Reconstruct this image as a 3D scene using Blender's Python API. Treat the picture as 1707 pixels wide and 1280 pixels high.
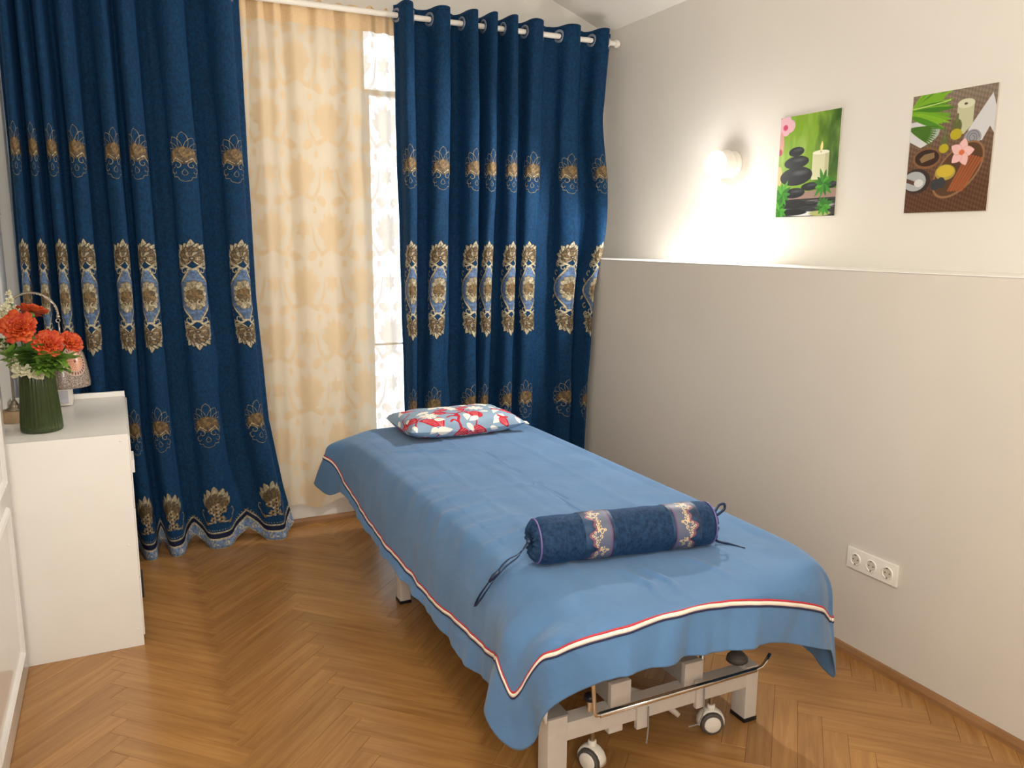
import bpy, bmesh, math, random
import numpy as np
from mathutils import Vector, Matrix
random.seed(7)
rng = np.random.default_rng(7)
C = bpy.context.scene.collection
SC = bpy.context.scene
H = 1.57            # eye height above the floor; shapes below give heights relative to the eye
PI = math.pi
for o in list(bpy.data.objects):
    bpy.data.objects.remove(o)

# ------------------------------------------------------------ camera
cam_d = bpy.data.cameras.new('camera')
cam_d.sensor_fit = 'HORIZONTAL'
cam_d.sensor_width = 36.0
cam_d.lens = 36.0 * 1353.0 / 1707.0
cam_d.clip_start = 0.02
cam = bpy.data.objects.new('camera', cam_d)
C.objects.link(cam)
Rm = ((0.90005059, -0.07056141, 0.43003492),
      (-0.43574533, -0.15910761, 0.88589547),
      (0.0059118, -0.98473644, -0.1739517))
cam.matrix_world = Matrix(((Rm[0][0], -Rm[0][1], -Rm[0][2], 0.0),
                           (Rm[1][0], -Rm[1][1], -Rm[1][2], 0.0),
                           (Rm[2][0], -Rm[2][1], -Rm[2][2], H),
                           (0, 0, 0, 1)))
SC.camera = cam

# ------------------------------------------------------------ light and exposure
SC.view_settings.view_transform = 'Standard'
SC.view_settings.look = 'None'
SC.view_settings.exposure = 0.0
SC.view_settings.gamma = 1.0
SC.view_settings.use_curve_mapping = False
world = bpy.data.worlds.new('overcast_sky')
SC.world = world
world.use_nodes = True
wb = world.node_tree.nodes['Background']
wb.inputs[0].default_value = (0.90, 0.95, 1.0, 1)
wb.inputs[1].default_value = 4.0


def area_light(name, loc, target, size, power, color, size_y=None):
    d = bpy.data.lights.new(name, 'AREA')
    d.shape = 'RECTANGLE' if size_y else 'DISK'
    d.size = size
    if size_y:
        d.size_y = size_y
    d.energy = power
    d.color = color
    o = bpy.data.objects.new(name, d)
    C.objects.link(o)
    o.location = (loc[0], loc[1], loc[2] + H)
    v = Vector((target[0] - loc[0], target[1] - loc[1], target[2] - loc[2]))
    o.rotation_euler = v.to_track_quat('-Z', 'Y').to_euler()
    return o


# the room's ceiling lamp, above and behind the camera
area_light('ceiling_light', (0.50, 0.20, 1.25), (1.25, 2.6, -0.6), 0.50, 8.0, (1.0, 0.96, 0.89))
area_light('rear_fill_light', (0.0, -0.75, 0.35), (0.9, 3.0, -0.8), 0.9, 36.0, (1.0, 0.97, 0.93))  # added soft fill from behind the camera, not a real lamp

pl = bpy.data.lights.new('ceiling_fill_light', 'POINT')  # added point fill to brighten the ceiling; no pendant hangs here
pl.energy = 48.0
pl.color = (1.0, 0.96, 0.90)
pl.shadow_soft_size = 0.16
po = bpy.data.objects.new('ceiling_fill_light', pl)
C.objects.link(po)
po.location = (0.45, 0.55, 0.70 + H)

# ------------------------------------------------------------ material helpers


def lin(c):
    return tuple((x / 12.92 if x <= 0.04045 else ((x + 0.055) / 1.055) ** 2.4) for x in c)


def rgb(r, g, b):
    return lin((r / 255.0, g / 255.0, b / 255.0)) + (1.0,)


def new_mat(name):
    m = bpy.data.materials.new(name)
    m.use_nodes = True
    nt = m.node_tree
    return m, nt, nt.nodes['Principled BSDF'], nt.nodes['Material Output']


def noise(nt, scale, detail=3.0, rough=0.55, coord='Object', mapping=None):
    tc = nt.nodes.new('ShaderNodeTexCoord')
    n = nt.nodes.new('ShaderNodeTexNoise')
    n.inputs['Scale'].default_value = scale
    n.inputs['Detail'].default_value = detail
    n.inputs['Roughness'].default_value = rough
    if mapping:
        mp = nt.nodes.new('ShaderNodeMapping')
        mp.inputs['Scale'].default_value = mapping
        nt.links.new(tc.outputs[coord], mp.inputs['Vector'])
        nt.links.new(mp.outputs['Vector'], n.inputs['Vector'])
    else:
        nt.links.new(tc.outputs[coord], n.inputs['Vector'])
    return n


def ramp(nt, src, stops):
    r = nt.nodes.new('ShaderNodeValToRGB')
    e = r.color_ramp.elements
    e[0].position, e[0].color = stops[0]
    e[1].position, e[1].color = stops[-1]
    for p, c in stops[1:-1]:
        x = e.new(p)
        x.color = c
    nt.links.new(src, r.inputs['Fac'])
    return r


def bump(nt, bsdf, src, strength=0.2, dist=0.002):
    b = nt.nodes.new('ShaderNodeBump')
    b.inputs['Strength'].default_value = strength
    b.inputs['Distance'].default_value = dist
    nt.links.new(src, b.inputs['Height'])
    nt.links.new(b.outputs['Normal'], bsdf.inputs['Normal'])
    return b


def simple(name, col, rough=0.5, metal=0.0, nscale=30.0, var=0.06, bstr=0.0, spec=0.5, sheen=0.0, coat=0.0):
    """principled material whose colour carries a faint procedural variation"""
    m, nt, b, out = new_mat(name)
    n = noise(nt, nscale)
    lo = tuple(max(0, c * (1 - var)) for c in col[:3]) + (1,)
    hi = tuple(min(1, c * (1 + var)) for c in col[:3]) + (1,)
    r = ramp(nt, n.outputs['Fac'], [(0.3, lo), (0.7, hi)])
    nt.links.new(r.outputs['Color'], b.inputs['Base Color'])
    b.inputs['Roughness'].default_value = rough
    b.inputs['Metallic'].default_value = metal
    b.inputs['Specular IOR Level'].default_value = spec
    if sheen:
        b.inputs['Sheen Weight'].default_value = sheen
        b.inputs['Sheen Roughness'].default_value = 0.5
    if coat:
        b.inputs['Coat Weight'].default_value = coat
        b.inputs['Coat Roughness'].default_value = 0.1
    if bstr:
        bump(nt, b, n.outputs['Fac'], bstr)
    return m


# ------------------------------------------------------------ a small painter for woven, embroidered and printed patterns


class Canvas:
    """paints anti-aliased shapes into an RGBA array; x to the right, y up, both in metres"""

    def __init__(self, w, h, ppm, bg=(0, 0, 0, 0)):
        self.W, self.Hh, self.ppm = int(round(w * ppm)), int(round(h * ppm)), ppm
        self.a = np.zeros((self.Hh, self.W, 4), dtype=np.float32)
        self.a[:] = bg

    def _region(self, x0, x1, y0, y1):
        p = self.ppm
        i0, i1 = max(0, int(x0 * p) - 2), min(self.W, int(x1 * p) + 3)
        j0, j1 = max(0, int(y0 * p) - 2), min(self.Hh, int(y1 * p) + 3)
        if i0 >= i1 or j0 >= j1:
            return None
        X, Y = np.meshgrid((np.arange(i0, i1) + 0.5) / p, (np.arange(j0, j1) + 0.5) / p)
        return i0, i1, j0, j1, X, Y

    def _blend(self, reg, m, col):
        i0, i1, j0, j1 = reg[:4]
        s = self.a[j0:j1, i0:i1]
        al = col[3] if len(col) > 3 else 1.0
        m = (m * al)[..., None]
        c = np.array(tuple(col[:3]) + (1.0,), dtype=np.float32)
        s[:] = s * (1 - m) + c * m

    def ell(self, cx, cy, rx, ry, col, rot=0.0, soft=1.0):
        R = max(rx, ry) + 0.5 * soft / self.ppm
        reg = self._region(cx - R, cx + R, cy - R, cy + R)
        if reg is None:
            return
        X, Y = reg[4] - cx, reg[5] - cy
        c, s = math.cos(rot), math.sin(rot)
        u, v = (X * c + Y * s) / rx, (-X * s + Y * c) / ry
        d = (np.sqrt(u * u + v * v) - 1.0) * min(rx, ry) * self.ppm
        self._blend(reg, np.clip(0.5 - d / soft, 0, 1), col)

    def stroke(self, pts, w, col, w1=None):
        pts = np.array(pts, dtype=float)
        wm = max(w, w1 or 0)
        reg = self._region(pts[:, 0].min() - wm, pts[:, 0].max() + wm, pts[:, 1].min() - wm, pts[:, 1].max() + wm)
        if reg is None:
            return
        X, Y = reg[4], reg[5]
        best = np.full(X.shape, 1e9)
        n = len(pts) - 1
        for k in range(n):
            ax, ay = pts[k]
            bx, by = pts[k + 1]
            dx, dy = bx - ax, by - ay
            L = dx * dx + dy * dy + 1e-12
            t = np.clip(((X - ax) * dx + (Y - ay) * dy) / L, 0, 1)
            ww = w if w1 is None else w + (w1 - w) * (k + t) / n
            best = np.minimum(best, np.hypot(X - ax - t * dx, Y - ay - t * dy) - ww / 2)
        self._blend(reg, np.clip(0.5 - best * self.ppm, 0, 1), col)

    def poly(self, pts, col):
        pts = np.array(pts, dtype=float)
        reg = self._region(pts[:, 0].min(), pts[:, 0].max(), pts[:, 1].min(), pts[:, 1].max())
        if reg is None:
            return
        X, Y = reg[4], reg[5]
        inside = np.zeros(X.shape, bool)
        best = np.full(X.shape, 1e9)
        n = len(pts)
        for k in range(n):
            ax, ay = pts[k]
            bx, by = pts[(k + 1) % n]
            if ay != by:
                cond = ((ay > Y) != (by > Y)) & (X < (bx - ax) * (Y - ay) / (by - ay) + ax)
                inside ^= cond
            dx, dy = bx - ax, by - ay
            L = dx * dx + dy * dy + 1e-12
            t = np.clip(((X - ax) * dx + (Y - ay) * dy) / L, 0, 1)
            best = np.minimum(best, np.hypot(X - ax - t * dx, Y - ay - t * dy))
        sd = np.where(inside, -best, best) * self.ppm
        self._blend(reg, np.clip(0.5 - sd, 0, 1), col)

    def petal(self, cx, cy, ang, L, w, col, edge=None):
        """a teardrop leaf from (cx,cy) pointing along ang (0 = up)"""
        pts = []
        for k in range(14):
            t = k / 13.0
            pts.append((t * L, w * math.sin(PI * t ** 0.8) ** 0.8 / 2))
        poly = pts + [(a, -b) for a, b in reversed(pts[1:-1])]
        s, c = math.sin(ang), math.cos(ang)
        P = [(cx + a * s + b * c, cy + a * c - b * s) for a, b in poly]
        if col is not None:
            self.poly(P, col)
        if edge:
            self.stroke(P + [P[0]], edge[0], edge[1])

    def lobe(self, cx, cy, ang, L, w, col, edge=None):
        """a rounded lobe, widest near its tip"""
        pts = []
        for k in range(15):
            t = k / 14.0
            pts.append((t * L, w * (math.sin(PI * t ** 1.55) ** 0.62 if 0 < t < 1 else 0.0) / 2))
        pp = pts + [(a, -b) for a, b in reversed(pts[1:-1])]
        s, c = math.sin(ang), math.cos(ang)
        P = [(cx + a * s + b * c, cy + a * c - b * s) for a, b in pp]
        if col is not None:
            self.poly(P, col)
        if edge:
            self.stroke(P + [P[0]], edge[0], edge[1])

    def image(self, name):
        im = bpy.data.images.new(name, self.W, self.Hh, alpha=True)
        im.alpha_mode = 'CHANNEL_PACKED'
        im.pixels.foreach_set(np.clip(self.a, 0, 1).ravel().astype(np.float32))
        im.update()
        im.pack()
        return im


def curl(cx, cy, r, a0, turns, flip=1, n=18):
    """points of a spiral that starts at radius r, angle a0, and winds in around (cx,cy)"""
    out = []
    for k in range(n + 1):
        t = k / n
        a = a0 + flip * turns * 2 * PI * t
        q = r * (1 - 0.75 * t)
        out.append((cx + q * math.cos(a), cy + q * math.sin(a)))
    return out


PALE = (0.58, 0.54, 0.44, 1)
PALE2 = (0.68, 0.64, 0.53, 1)
BROWN = (0.37, 0.31, 0.22, 1)
BROWN2 = (0.47, 0.38, 0.25, 1)
DARKB = (0.10, 0.11, 0.15, 1)
SKY = (0.33, 0.42, 0.55, 1)


def damask_head(cv, cx, cy, w, h, s=1):
    """filled lobed palmette; s=1 crown upward, s=-1 downward; (cx,cy) is its foot"""
    fl = (lambda a: a) if s > 0 else (lambda a: PI - a)
    ox, oy = cx, cy + s * h * 0.40
    for k in range(-6, 7):
        a = k * 0.345
        L = h * ((0.60 if k == 0 else 0.555) - 0.012 * abs(k) - (0.05 if k % 2 else 0))
        ex = abs(math.sin(a)) * (w / h) * 0.96 + (1 - abs(math.sin(a)))
        cv.petal(ox, oy, fl(a), L * ex, w * 0.25, PALE if k % 2 else PALE2, (0.0026, DARKB))
        q = 0.80 * L * ex
        cv.ell(ox + math.sin(fl(a)) * q, oy + math.cos(fl(a)) * q, w * 0.040, w * 0.050, PALE2, -fl(a))
        cv.stroke([(ox + math.sin(fl(a)) * q * 0.7, oy + math.cos(fl(a)) * q * 0.7), (ox + math.sin(fl(a)) * q * 1.12, oy + math.cos(fl(a)) * q * 1.12)], 0.0016, BROWN)
    for k in range(-5, 6):
        cv.lobe(ox, oy - s * 0.002, fl(k * 0.40), h * (0.385 - 0.012 * abs(k)), w * 0.15, BROWN2 if k % 2 else BROWN, (0.0022, DARKB))
    for k in range(-3, 4):
        cv.lobe(ox, oy - s * 0.006, fl(k * 0.50), h * 0.26, w * 0.13, PALE if k % 2 else BROWN, (0.0016, DARKB))
    for m in (-1, 1):
        cv.stroke(curl(ox + m * w * 0.16, oy + s * h * 0.02, w * 0.075, s * PI / 2, 0.8, -m * s), 0.004, BROWN2)
        cv.lobe(cx + m * w * 0.06, cy + s * h * 0.12, fl(m * 1.25), w * 0.42, h * 0.14, PALE, (0.0016, DARKB))
        cv.stroke([(cx, cy + s * h * 0.03), (cx + m * w * 0.14, cy + s * h * 0.12), (cx + m * w * 0.30, cy + s * h * 0.06),
                   (cx + m * w * 0.40, cy + s * h * 0.12)], 0.009, PALE2)
        cv.stroke(curl(cx + m * w * 0.38, cy + s * h * 0.15, w * 0.10, -s * PI / 2, 0.8, m * s), 0.008, PALE2, 0.004)
        cv.stroke(curl(cx + m * w * 0.20, cy - s * h * 0.02, w * 0.09, s * PI / 2, 0.8, -m * s), 0.008, PALE2, 0.004)
    cv.ell(ox, oy - s * h * 0.02, w * 0.10, h * 0.09, BROWN2)
    cv.ell(ox, oy - s * h * 0.02, w * 0.06, h * 0.055, DARKB)
    cv.ell(ox, oy - s * h * 0.02, w * 0.035, h * 0.03, PALE)


def damask_small(cv, cx, zb, w, h):
    """outlined palmette between foot zb and top zb+h, with a brown heart"""
    mid = zb + h * 0.50
    for k in (-4, 4, -3, 3, -2, 2, -1, 1, 0):
        a = k * 0.42
        L = h * (0.50 if k == 0 else 0.455 - 0.022 * abs(k))
        ex = abs(math.sin(a)) * 0.98 + (1 - abs(math.sin(a)))
        cv.lobe(cx, mid, a, L * ex, w * 0.25, None, (0.0030, PALE))
    cv.ell(cx, mid + h * 0.03, w * 0.27, h * 0.18, BROWN[:3] + (0.85,), 0, 3)
    for k in range(-3, 4):
        cv.lobe(cx, mid - 0.012, k * 0.46, h * 0.27, w * 0.22, BROWN if k % 2 else BROWN2, (0.0014, (0.25, 0.2, 0.14, 1)))
    cv.ell(cx, mid + h * 0.05, w * 0.07, h * 0.05, BROWN2)
    for m in (-1, 1):
        cv.stroke([(cx + m * w * 0.04, mid - 0.022), (cx + m * w * 0.20, mid - 0.004), (cx + m * w * 0.34, mid - 0.030), (cx + m * w * 0.44, mid - 0.012)], 0.004, PALE2)
        cv.stroke(curl(cx + m * w * 0.38, mid - h * 0.12, w * 0.115, PI / 2, 0.9, -m), 0.0035, PALE)
        cv.stroke(curl(cx + m * w * 0.17, mid - h * 0.17, w * 0.115, PI / 2, 0.9, m), 0.0035, PALE)
        cv.stroke(curl(cx + m * w * 0.24, zb + h * 0.20, w * 0.12, PI / 2, 0.7, -m), 0.003, PALE)
        cv.stroke([(cx + m * w * 0.34, zb + h * 0.26), (cx + m * w * 0.37, zb + h * 0.19), (cx + m * w * 0.28, zb + h * 0.15), (cx + m * w * 0.29, zb + h * 0.09),
                   (cx + m * w * 0.17, zb + h * 0.09), (cx + m * w * 0.13, zb + h * 0.03), (cx, zb)], 0.003, PALE)
    cv.lobe(cx, zb + h * 0.26, PI, 0.030, 0.020, None, (0.0028, PALE))


PER = 0.36               # width of one embroidered repeat, metres
Z_BOT, Z_TOP = -1.60, 1.20


def scallop(u):
    """0 at the middle of a lobe, 1 at the cusp between lobes"""
    return np.abs(2 * (u - np.floor(u)) - 1) ** 2.3


def curtain_image():
    cv = Canvas(PER, Z_TOP - Z_BOT, 620)
    cx = PER / 2
    Z = lambda z: z - Z_BOT
    damask_small(cv, cx, Z(0.265), 0.155, 0.225)
    damask_small(cv, cx, Z(-1.03), 0.155, 0.225)
    # tall centre ornament
    ogee = []
    for k in range(41):
        t = k / 40.0
        z = -0.145 - 0.25 * t
        ogee.append((0.018 + 0.074 * math.sin(PI * t) ** 1.7, Z(z)))
    P = [(cx + a, b) for a, b in ogee] + [(cx - a, b) for a, b in reversed(ogee)]
    cv.poly(P, SKY)
    for m in (-1, 1):
        cv.stroke([(cx + m * a, b) for a, b in ogee], 0.011, BROWN2)
        cv.stroke([(cx + m * a, b) for a, b in ogee], 0.007, PALE2)
        cv.stroke(curl(cx + m * 0.075, Z(-0.175), 0.018, -PI / 2, 0.7, m), 0.007, PALE)
        cv.stroke(curl(cx + m * 0.075, Z(-0.365), 0.018, PI / 2, 0.7, -m), 0.007, PALE)
        cv.petal(cx + m * 0.088, Z(-0.235), m * 0.5, 0.034, 0.014, PALE, (0.001, BROWN))
        cv.petal(cx + m * 0.090, Z(-0.305), PI - m * 0.5, 0.034, 0.014, PALE, (0.001, BROWN))
    for k in range(13):
        a = k * 2 * PI / 13
        cv.lobe(cx + 0.012 * math.sin(a), Z(-0.27) + 0.026 * math.cos(a), a, 0.040 + 0.008 * abs(math.cos(a)), 0.026, PALE2 if k % 2 else PALE, (0.0018, BROWN))
    for k in range(7):
        cv.lobe(cx, Z(-0.272), k * 2 * PI / 7, 0.038, 0.026, BROWN if k % 2 else BROWN2, (0.0012, (0.25, 0.2, 0.14, 1)))
    cv.ell(cx, Z(-0.262), 0.010, 0.012, BROWN2)
    for m in (-1, 1):
        cv.stroke(curl(cx + m * 0.018, Z(-0.305), 0.013, PI / 2, 0.9, m), 0.005, PALE2)
    damask_head(cv, cx, Z(-0.150), 0.172, 0.150, 1)
    damask_head(cv, cx, Z(-0.390), 0.172, 0.150, -1)
    for s, zz in ((1, -0.145), (-1, -0.395)):
        cv.stroke([(cx - 0.02, Z(zz)), (cx + 0.02, Z(zz))], 0.006, PALE2)
    # flower heap above the border
    for k in range(-3, 4):
        for lay, cc in ((1.0, PALE), (0.7, BROWN)):
            cv.lobe(cx, Z(-1.37), k * 0.30, 0.135 * lay * (1 - 0.06 * abs(k)), 0.036, cc, (0.0016, DARKB))
    for dx, dz in ((0, -1.385), (-0.030, -1.365), (0.030, -1.365), (-0.018, -1.415), (0.018, -1.415), (0, -1.345)):
        for k in range(6):
            a = k * PI / 3
            cv.ell(cx + dx + 0.011 * math.cos(a), Z(dz) + 0.011 * math.sin(a), 0.009, 0.007, PALE if k % 2 else BROWN2, a)
        cv.ell(cx + dx, Z(dz), 0.005, 0.005, DARKB)
    for m in (-1, 1):
        cv.stroke([(cx + m * 0.03, Z(-1.43)), (cx + m * 0.075, Z(-1.43)), (cx + m * 0.105, Z(-1.395))], 0.010, PALE, 0.005)
        cv.stroke(curl(cx + m * 0.095, Z(-1.375), 0.025, -PI / 2, 0.7, m), 0.008, PALE, 0.004)
        cv.petal(cx + m * 0.05, Z(-1.44), m * 1.0, 0.04, 0.018, BROWN2, (0.0014, DARKB))
    # scalloped border
    us = np.linspace(0, 1, 61)
    base = -1.485 + 0.085 * scallop(us)
    line = lambda off: [(u * PER, Z(b + off)) for u, b in zip(us, base)]
    lo = [(u * PER, Z(b - 0.035)) for u, b in zip(us, base)]
    bottom = [(PER, 0.0), (0.0, 0.0)]
    cv.poly(line(0.0) + bottom, (0.05, 0.09, 0.20, 1))
    cv.poly(lo + bottom, (0.42, 0.50, 0.62, 1))
    cv.stroke(line(0.0), 0.009, PALE)
    cv.stroke(lo, 0.010, PALE2)
    for u in np.linspace(0.02, 0.98, 30):
        b = -1.485 + 0.085 * float(scallop(np.array(u))) + 0.013
        cv.ell(u * PER, Z(b), 0.0030, 0.0030, PALE)
    for k in range(6):
        u = (k + 0.5) / 6
        b = -1.485 + 0.085 * float(scallop(np.array(u))) - 0.062
        cv.stroke(curl(u * PER, Z(b), 0.014, PI / 2, 0.9, 1 if k < 3 else -1), 0.006, PALE2)
        cv.ell(u * PER + 0.022, Z(b - 0.004), 0.006, 0.004, PALE2)
    hem = [(u * PER, Z(-1.575 + 0.075 * float(scallop(np.array(u))) + 0.004)) for u in us]
    cv.stroke(hem, 0.008, PALE2)
    # thread irregularity
    a = cv.a
    nz = rng.normal(1.0, 0.11, a.shape[:2])[..., None]
    q = rng.uniform(0.80, 1.14, (a.shape[0] // 5 + 1, a.shape[1] // 5 + 1))
    a[..., :3] *= nz * np.kron(q, np.ones((5, 5)))[:a.shape[0], :a.shape[1], None]
    return cv.image('embroidery')


def image_nodes(nt, im, uv='UVMap', ext='REPEAT'):
    t = nt.nodes.new('ShaderNodeTexImage')
    t.image = im
    t.extension = ext
    u = nt.nodes.new('ShaderNodeUVMap')
    u.uv_map = uv
    nt.links.new(u.outputs['UV'], t.inputs['Vector'])
    return t


def mix_rgb(nt, fac, a, b):
    m = nt.nodes.new('ShaderNodeMix')
    m.data_type = 'RGBA'
    for sock, val in ((m.inputs[0], fac), (m.inputs[6], a), (m.inputs[7], b)):
        if hasattr(val, 'is_output'):
            nt.links.new(val, sock)
        else:
            sock.default_value = val
    return m.outputs[2]


def velvet_mat(name, im=None, dark=(0, 31, 58), light=(3, 58, 96)):
    m, nt, b, out = new_mat(name)
    n1 = noise(nt, 85, 6, 0.78, mapping=(1, 1, 0.8))
    r = ramp(nt, n1.outputs['Fac'], [(0.36, rgb(*dark)), (0.64, rgb(*light))])
    col = r.outputs['Color']
    n2 = noise(nt, 700, 2)
    if im is not None:
        t = image_nodes(nt, im)
        col = mix_rgb(nt, t.outputs['Alpha'], col, t.outputs['Color'])
        inv = nt.nodes.new('ShaderNodeMath')
        inv.operation = 'MULTIPLY_ADD'
        nt.links.new(t.outputs['Alpha'], inv.inputs[0])
        inv.inputs[1].default_value = -0.30
        inv.inputs[2].default_value = 0.80
        nt.links.new(inv.outputs[0], b.inputs['Roughness'])
        add = nt.nodes.new('ShaderNodeMath')
        add.operation = 'MULTIPLY_ADD'
        nt.links.new(t.outputs['Alpha'], add.inputs[0])
        add.inputs[1].default_value = 1.5
        nt.links.new(n2.outputs['Fac'], add.inputs[2])
        bump(nt, b, add.outputs[0], 0.35, 0.002)
        sh = nt.nodes.new('ShaderNodeMath')
        sh.operation = 'MULTIPLY_ADD'
        nt.links.new(t.outputs['Alpha'], sh.inputs[0])
        sh.inputs[1].default_value = -0.22
        sh.inputs[2].default_value = 0.22
        nt.links.new(sh.outputs[0], b.inputs['Sheen Weight'])
    else:
        b.inputs['Roughness'].default_value = 0.8
        b.inputs['Sheen Weight'].default_value = 0.35
        bump(nt, b, n2.outputs['Fac'], 0.3, 0.002)
    b.inputs['Sheen Roughness'].default_value = 0.45
    b.inputs['Sheen Tint'].default_value = rgb(60, 120, 190)
    b.inputs['Specular IOR Level'].default_value = 0.25
    nt.links.new(col, b.inputs['Base Color'])
    return m


# ------------------------------------------------------------ mesh builder


class MB:
    def __init__(self):
        self.v, self.f, self.m, self.uv = [], [], [], []

    def add(self, verts, faces, mi=0, uvs=None):
        o = len(self.v)
        self.v += [tuple(p) for p in verts]
        for k, f in enumerate(faces):
            self.f.append(tuple(i + o for i in f))
            self.m.append(mi if not isinstance(mi, list) else mi[k])
            self.uv.append([uvs[i] for i in f] if uvs is not None else [(0.0, 0.0)] * len(f))
        return self

    def box(self, x0, x1, y0, y1, z0, z1, mi=0):
        v = [(x, y, z) for z in (z0, z1) for y in (y0, y1) for x in (x0, x1)]
        f = [(0, 2, 3, 1), (4, 5, 7, 6), (0, 1, 5, 4), (2, 6, 7, 3), (0, 4, 6, 2), (1, 3, 7, 5)]
        return self.add(v, f, mi)

    def prism(self, poly, z0, z1, mi=0):
        n = len(poly)
        v = [(x, y, z0) for x, y in poly] + [(x, y, z1) for x, y in poly]
        f = [tuple(range(n - 1, -1, -1)), tuple(range(n, 2 * n))]
        f += [(k, (k + 1) % n, n + (k + 1) % n, n + k) for k in range(n)]
        return self.add(v, f, mi)

    def tube(self, pts, r, n=10, mi=0, caps=True, flat=1.0, up=None):
        pts = [Vector(p) for p in pts]
        rs = r if isinstance(r, (list, tuple)) else [r] * len(pts)
        V, F = [], []
        ref = Vector(up) if up else Vector((0, 0, 1))
        prev = None
        for i, p in enumerate(pts):
            d = (pts[min(i + 1, len(pts) - 1)] - pts[max(i - 1, 0)]).normalized()
            if prev is None:
                a = d.cross(ref)
                if a.length < 1e-3:
                    a = d.cross(Vector((1, 0, 0)))
                a.normalize()
            else:
                a = (prev - d * prev.dot(d)).normalized()
            prev = a
            b = d.cross(a)
            for k in range(n):
                t = 2 * PI * k / n
                V.append(p + (a * math.cos(t) + b * math.sin(t) * flat) * rs[i])
        L = len(pts)
        for i in range(L - 1):
            for k in range(n):
                F.append((i * n + k, i * n + (k + 1) % n, (i + 1) * n + (k + 1) % n, (i + 1) * n + k))
        if caps:
            F.append(tuple(range(n - 1, -1, -1)))
            F.append(tuple(range((L - 1) * n, L * n)))
        return self.add(V, F, mi)

    def lathe(self, prof, c, n=32, mi=0, axis=(0, 0, 1), rib=0, ribamp=0.0):
        """prof: list of (r, h) along the axis from c"""
        ax = Vector(axis).normalized()
        a = ax.orthogonal().normalized()
        b = ax.cross(a)
        c = Vector(c)
        V, F = [], []
        for r, h in prof:
            for k in range(n):
                t = 2 * PI * k / n
                rr = r * (1 + ribamp * math.cos(rib * t)) if rib else r
                V.append(c + ax * h + (a * math.cos(t) + b * math.sin(t)) * rr)
        L = len(prof)
        for i in range(L - 1):
            for k in range(n):
                F.append((i * n + k, i * n + (k + 1) % n, (i + 1) * n + (k + 1) % n, (i + 1) * n + k))
        if prof[0][0] > 1e-6:
            F.append(tuple(range(n - 1, -1, -1)))
        if prof[-1][0] > 1e-6:
            F.append(tuple(range((L - 1) * n, L * n)))
        return self.add(V, F, mi)

    def ball(self, c, r, n=16, mi=0, sc=(1, 1, 1)):
        V, F = [], []
        m = n // 2
        for i in range(m + 1):
            th = PI * i / m
            for k in range(n):
                t = 2 * PI * k / n
                V.append((c[0] + r * sc[0] * math.sin(th) * math.cos(t), c[1] + r * sc[1] * math.sin(th) * math.sin(t),
                          c[2] + r * sc[2] * math.cos(th)))
        for i in range(m):
            for k in range(n):
                F.append((i * n + k, (i + 1) * n + k, (i + 1) * n + (k + 1) % n, i * n + (k + 1) % n))
        return self.add(V, F, mi)

    def torus(self, c, R, r, axis=(0, 0, 1), n=24, k2=8, mi=0, flat=1.0):
        ax = Vector(axis).normalized()
        a = ax.orthogonal().normalized()
        b = ax.cross(a)
        c = Vector(c)
        V, F = [], []
        for i in range(n):
            t = 2 * PI * i / n
            d = a * math.cos(t) + b * math.sin(t)
            for j in range(k2):
                s = 2 * PI * j / k2
                V.append(c + d * (R + r * math.cos(s)) + ax * r * flat * math.sin(s))
        for i in range(n):
            for j in range(k2):
                F.append((i * k2 + j, ((i + 1) % n) * k2 + j, ((i + 1) % n) * k2 + (j + 1) % k2, i * k2 + (j + 1) % k2))
        return self.add(V, F, mi)

    def grid(self, P, UV=None, mi=0, closed=False, mif=None):
        """P: array rows x cols x 3"""
        P = np.asarray(P)
        R, K = P.shape[:2]
        V = P.reshape(-1, 3).tolist()
        uv = None if UV is None else np.asarray(UV).reshape(-1, 2).tolist()
        F, M = [], []
        for i in range(R - 1):
            for k in range(K if closed else K - 1):
                k2 = (k + 1) % K
                F.append((i * K + k, i * K + k2, (i + 1) * K + k2, (i + 1) * K + k))
                M.append(mif(i, k) if mif else mi)
        return self.add(V, F, M, uv)

    def build(self, name, mat, parent=None, bevel=0.0, smooth=False, solid=0.0, wn=False):
        """link as ONE mesh object; coordinates are eye-relative"""
        if parent is not None:
            org = Vector(parent['_org'])
        elif self.__dict__.get('org'):
            org = Vector(self.org)
        else:
            org = Vector((0, 0, -H))
        me = bpy.data.meshes.new(name)
        me.from_pydata([(p[0] - org[0], p[1] - org[1], p[2] - org[2]) for p in self.v], [], self.f)
        mats = mat if isinstance(mat, (list, tuple)) else [mat]
        for mm in mats:
            me.materials.append(mm)
        me.polygons.foreach_set('material_index', self.m)
        uvl = me.uv_layers.new(name='UVMap')
        flat = [c for f in self.uv for p in f for c in p]
        uvl.data.foreach_set('uv', flat)
        if bevel:
            bm = bmesh.new()
            bm.from_mesh(me)
            es = [e for e in bm.edges if len(e.link_faces) == 2 and e.calc_face_angle(0) > 0.6]
            bmesh.ops.bevel(bm, geom=es, offset=bevel, segments=2, affect='EDGES', profile=0.7, clamp_overlap=True)
            bm.to_mesh(me)
            bm.free()
        if smooth:
            me.polygons.foreach_set('use_smooth', [True] * len(me.polygons))
        if bevel and not smooth:
            me.polygons.foreach_set('use_smooth', [True] * len(me.polygons))
            me.set_sharp_from_angle(angle=math.radians(40))
        me.update()
        o = bpy.data.objects.new(name, me)
        C.objects.link(o)
        o['_org'] = tuple(org)
        if parent is not None:
            o.parent = parent
        else:
            o.location = (org[0], org[1], org[2] + H)
        if solid:
            md = o.modifiers.new('thickness', 'SOLIDIFY')
            md.thickness = solid
            md.offset = 0.0
        return o


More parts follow.
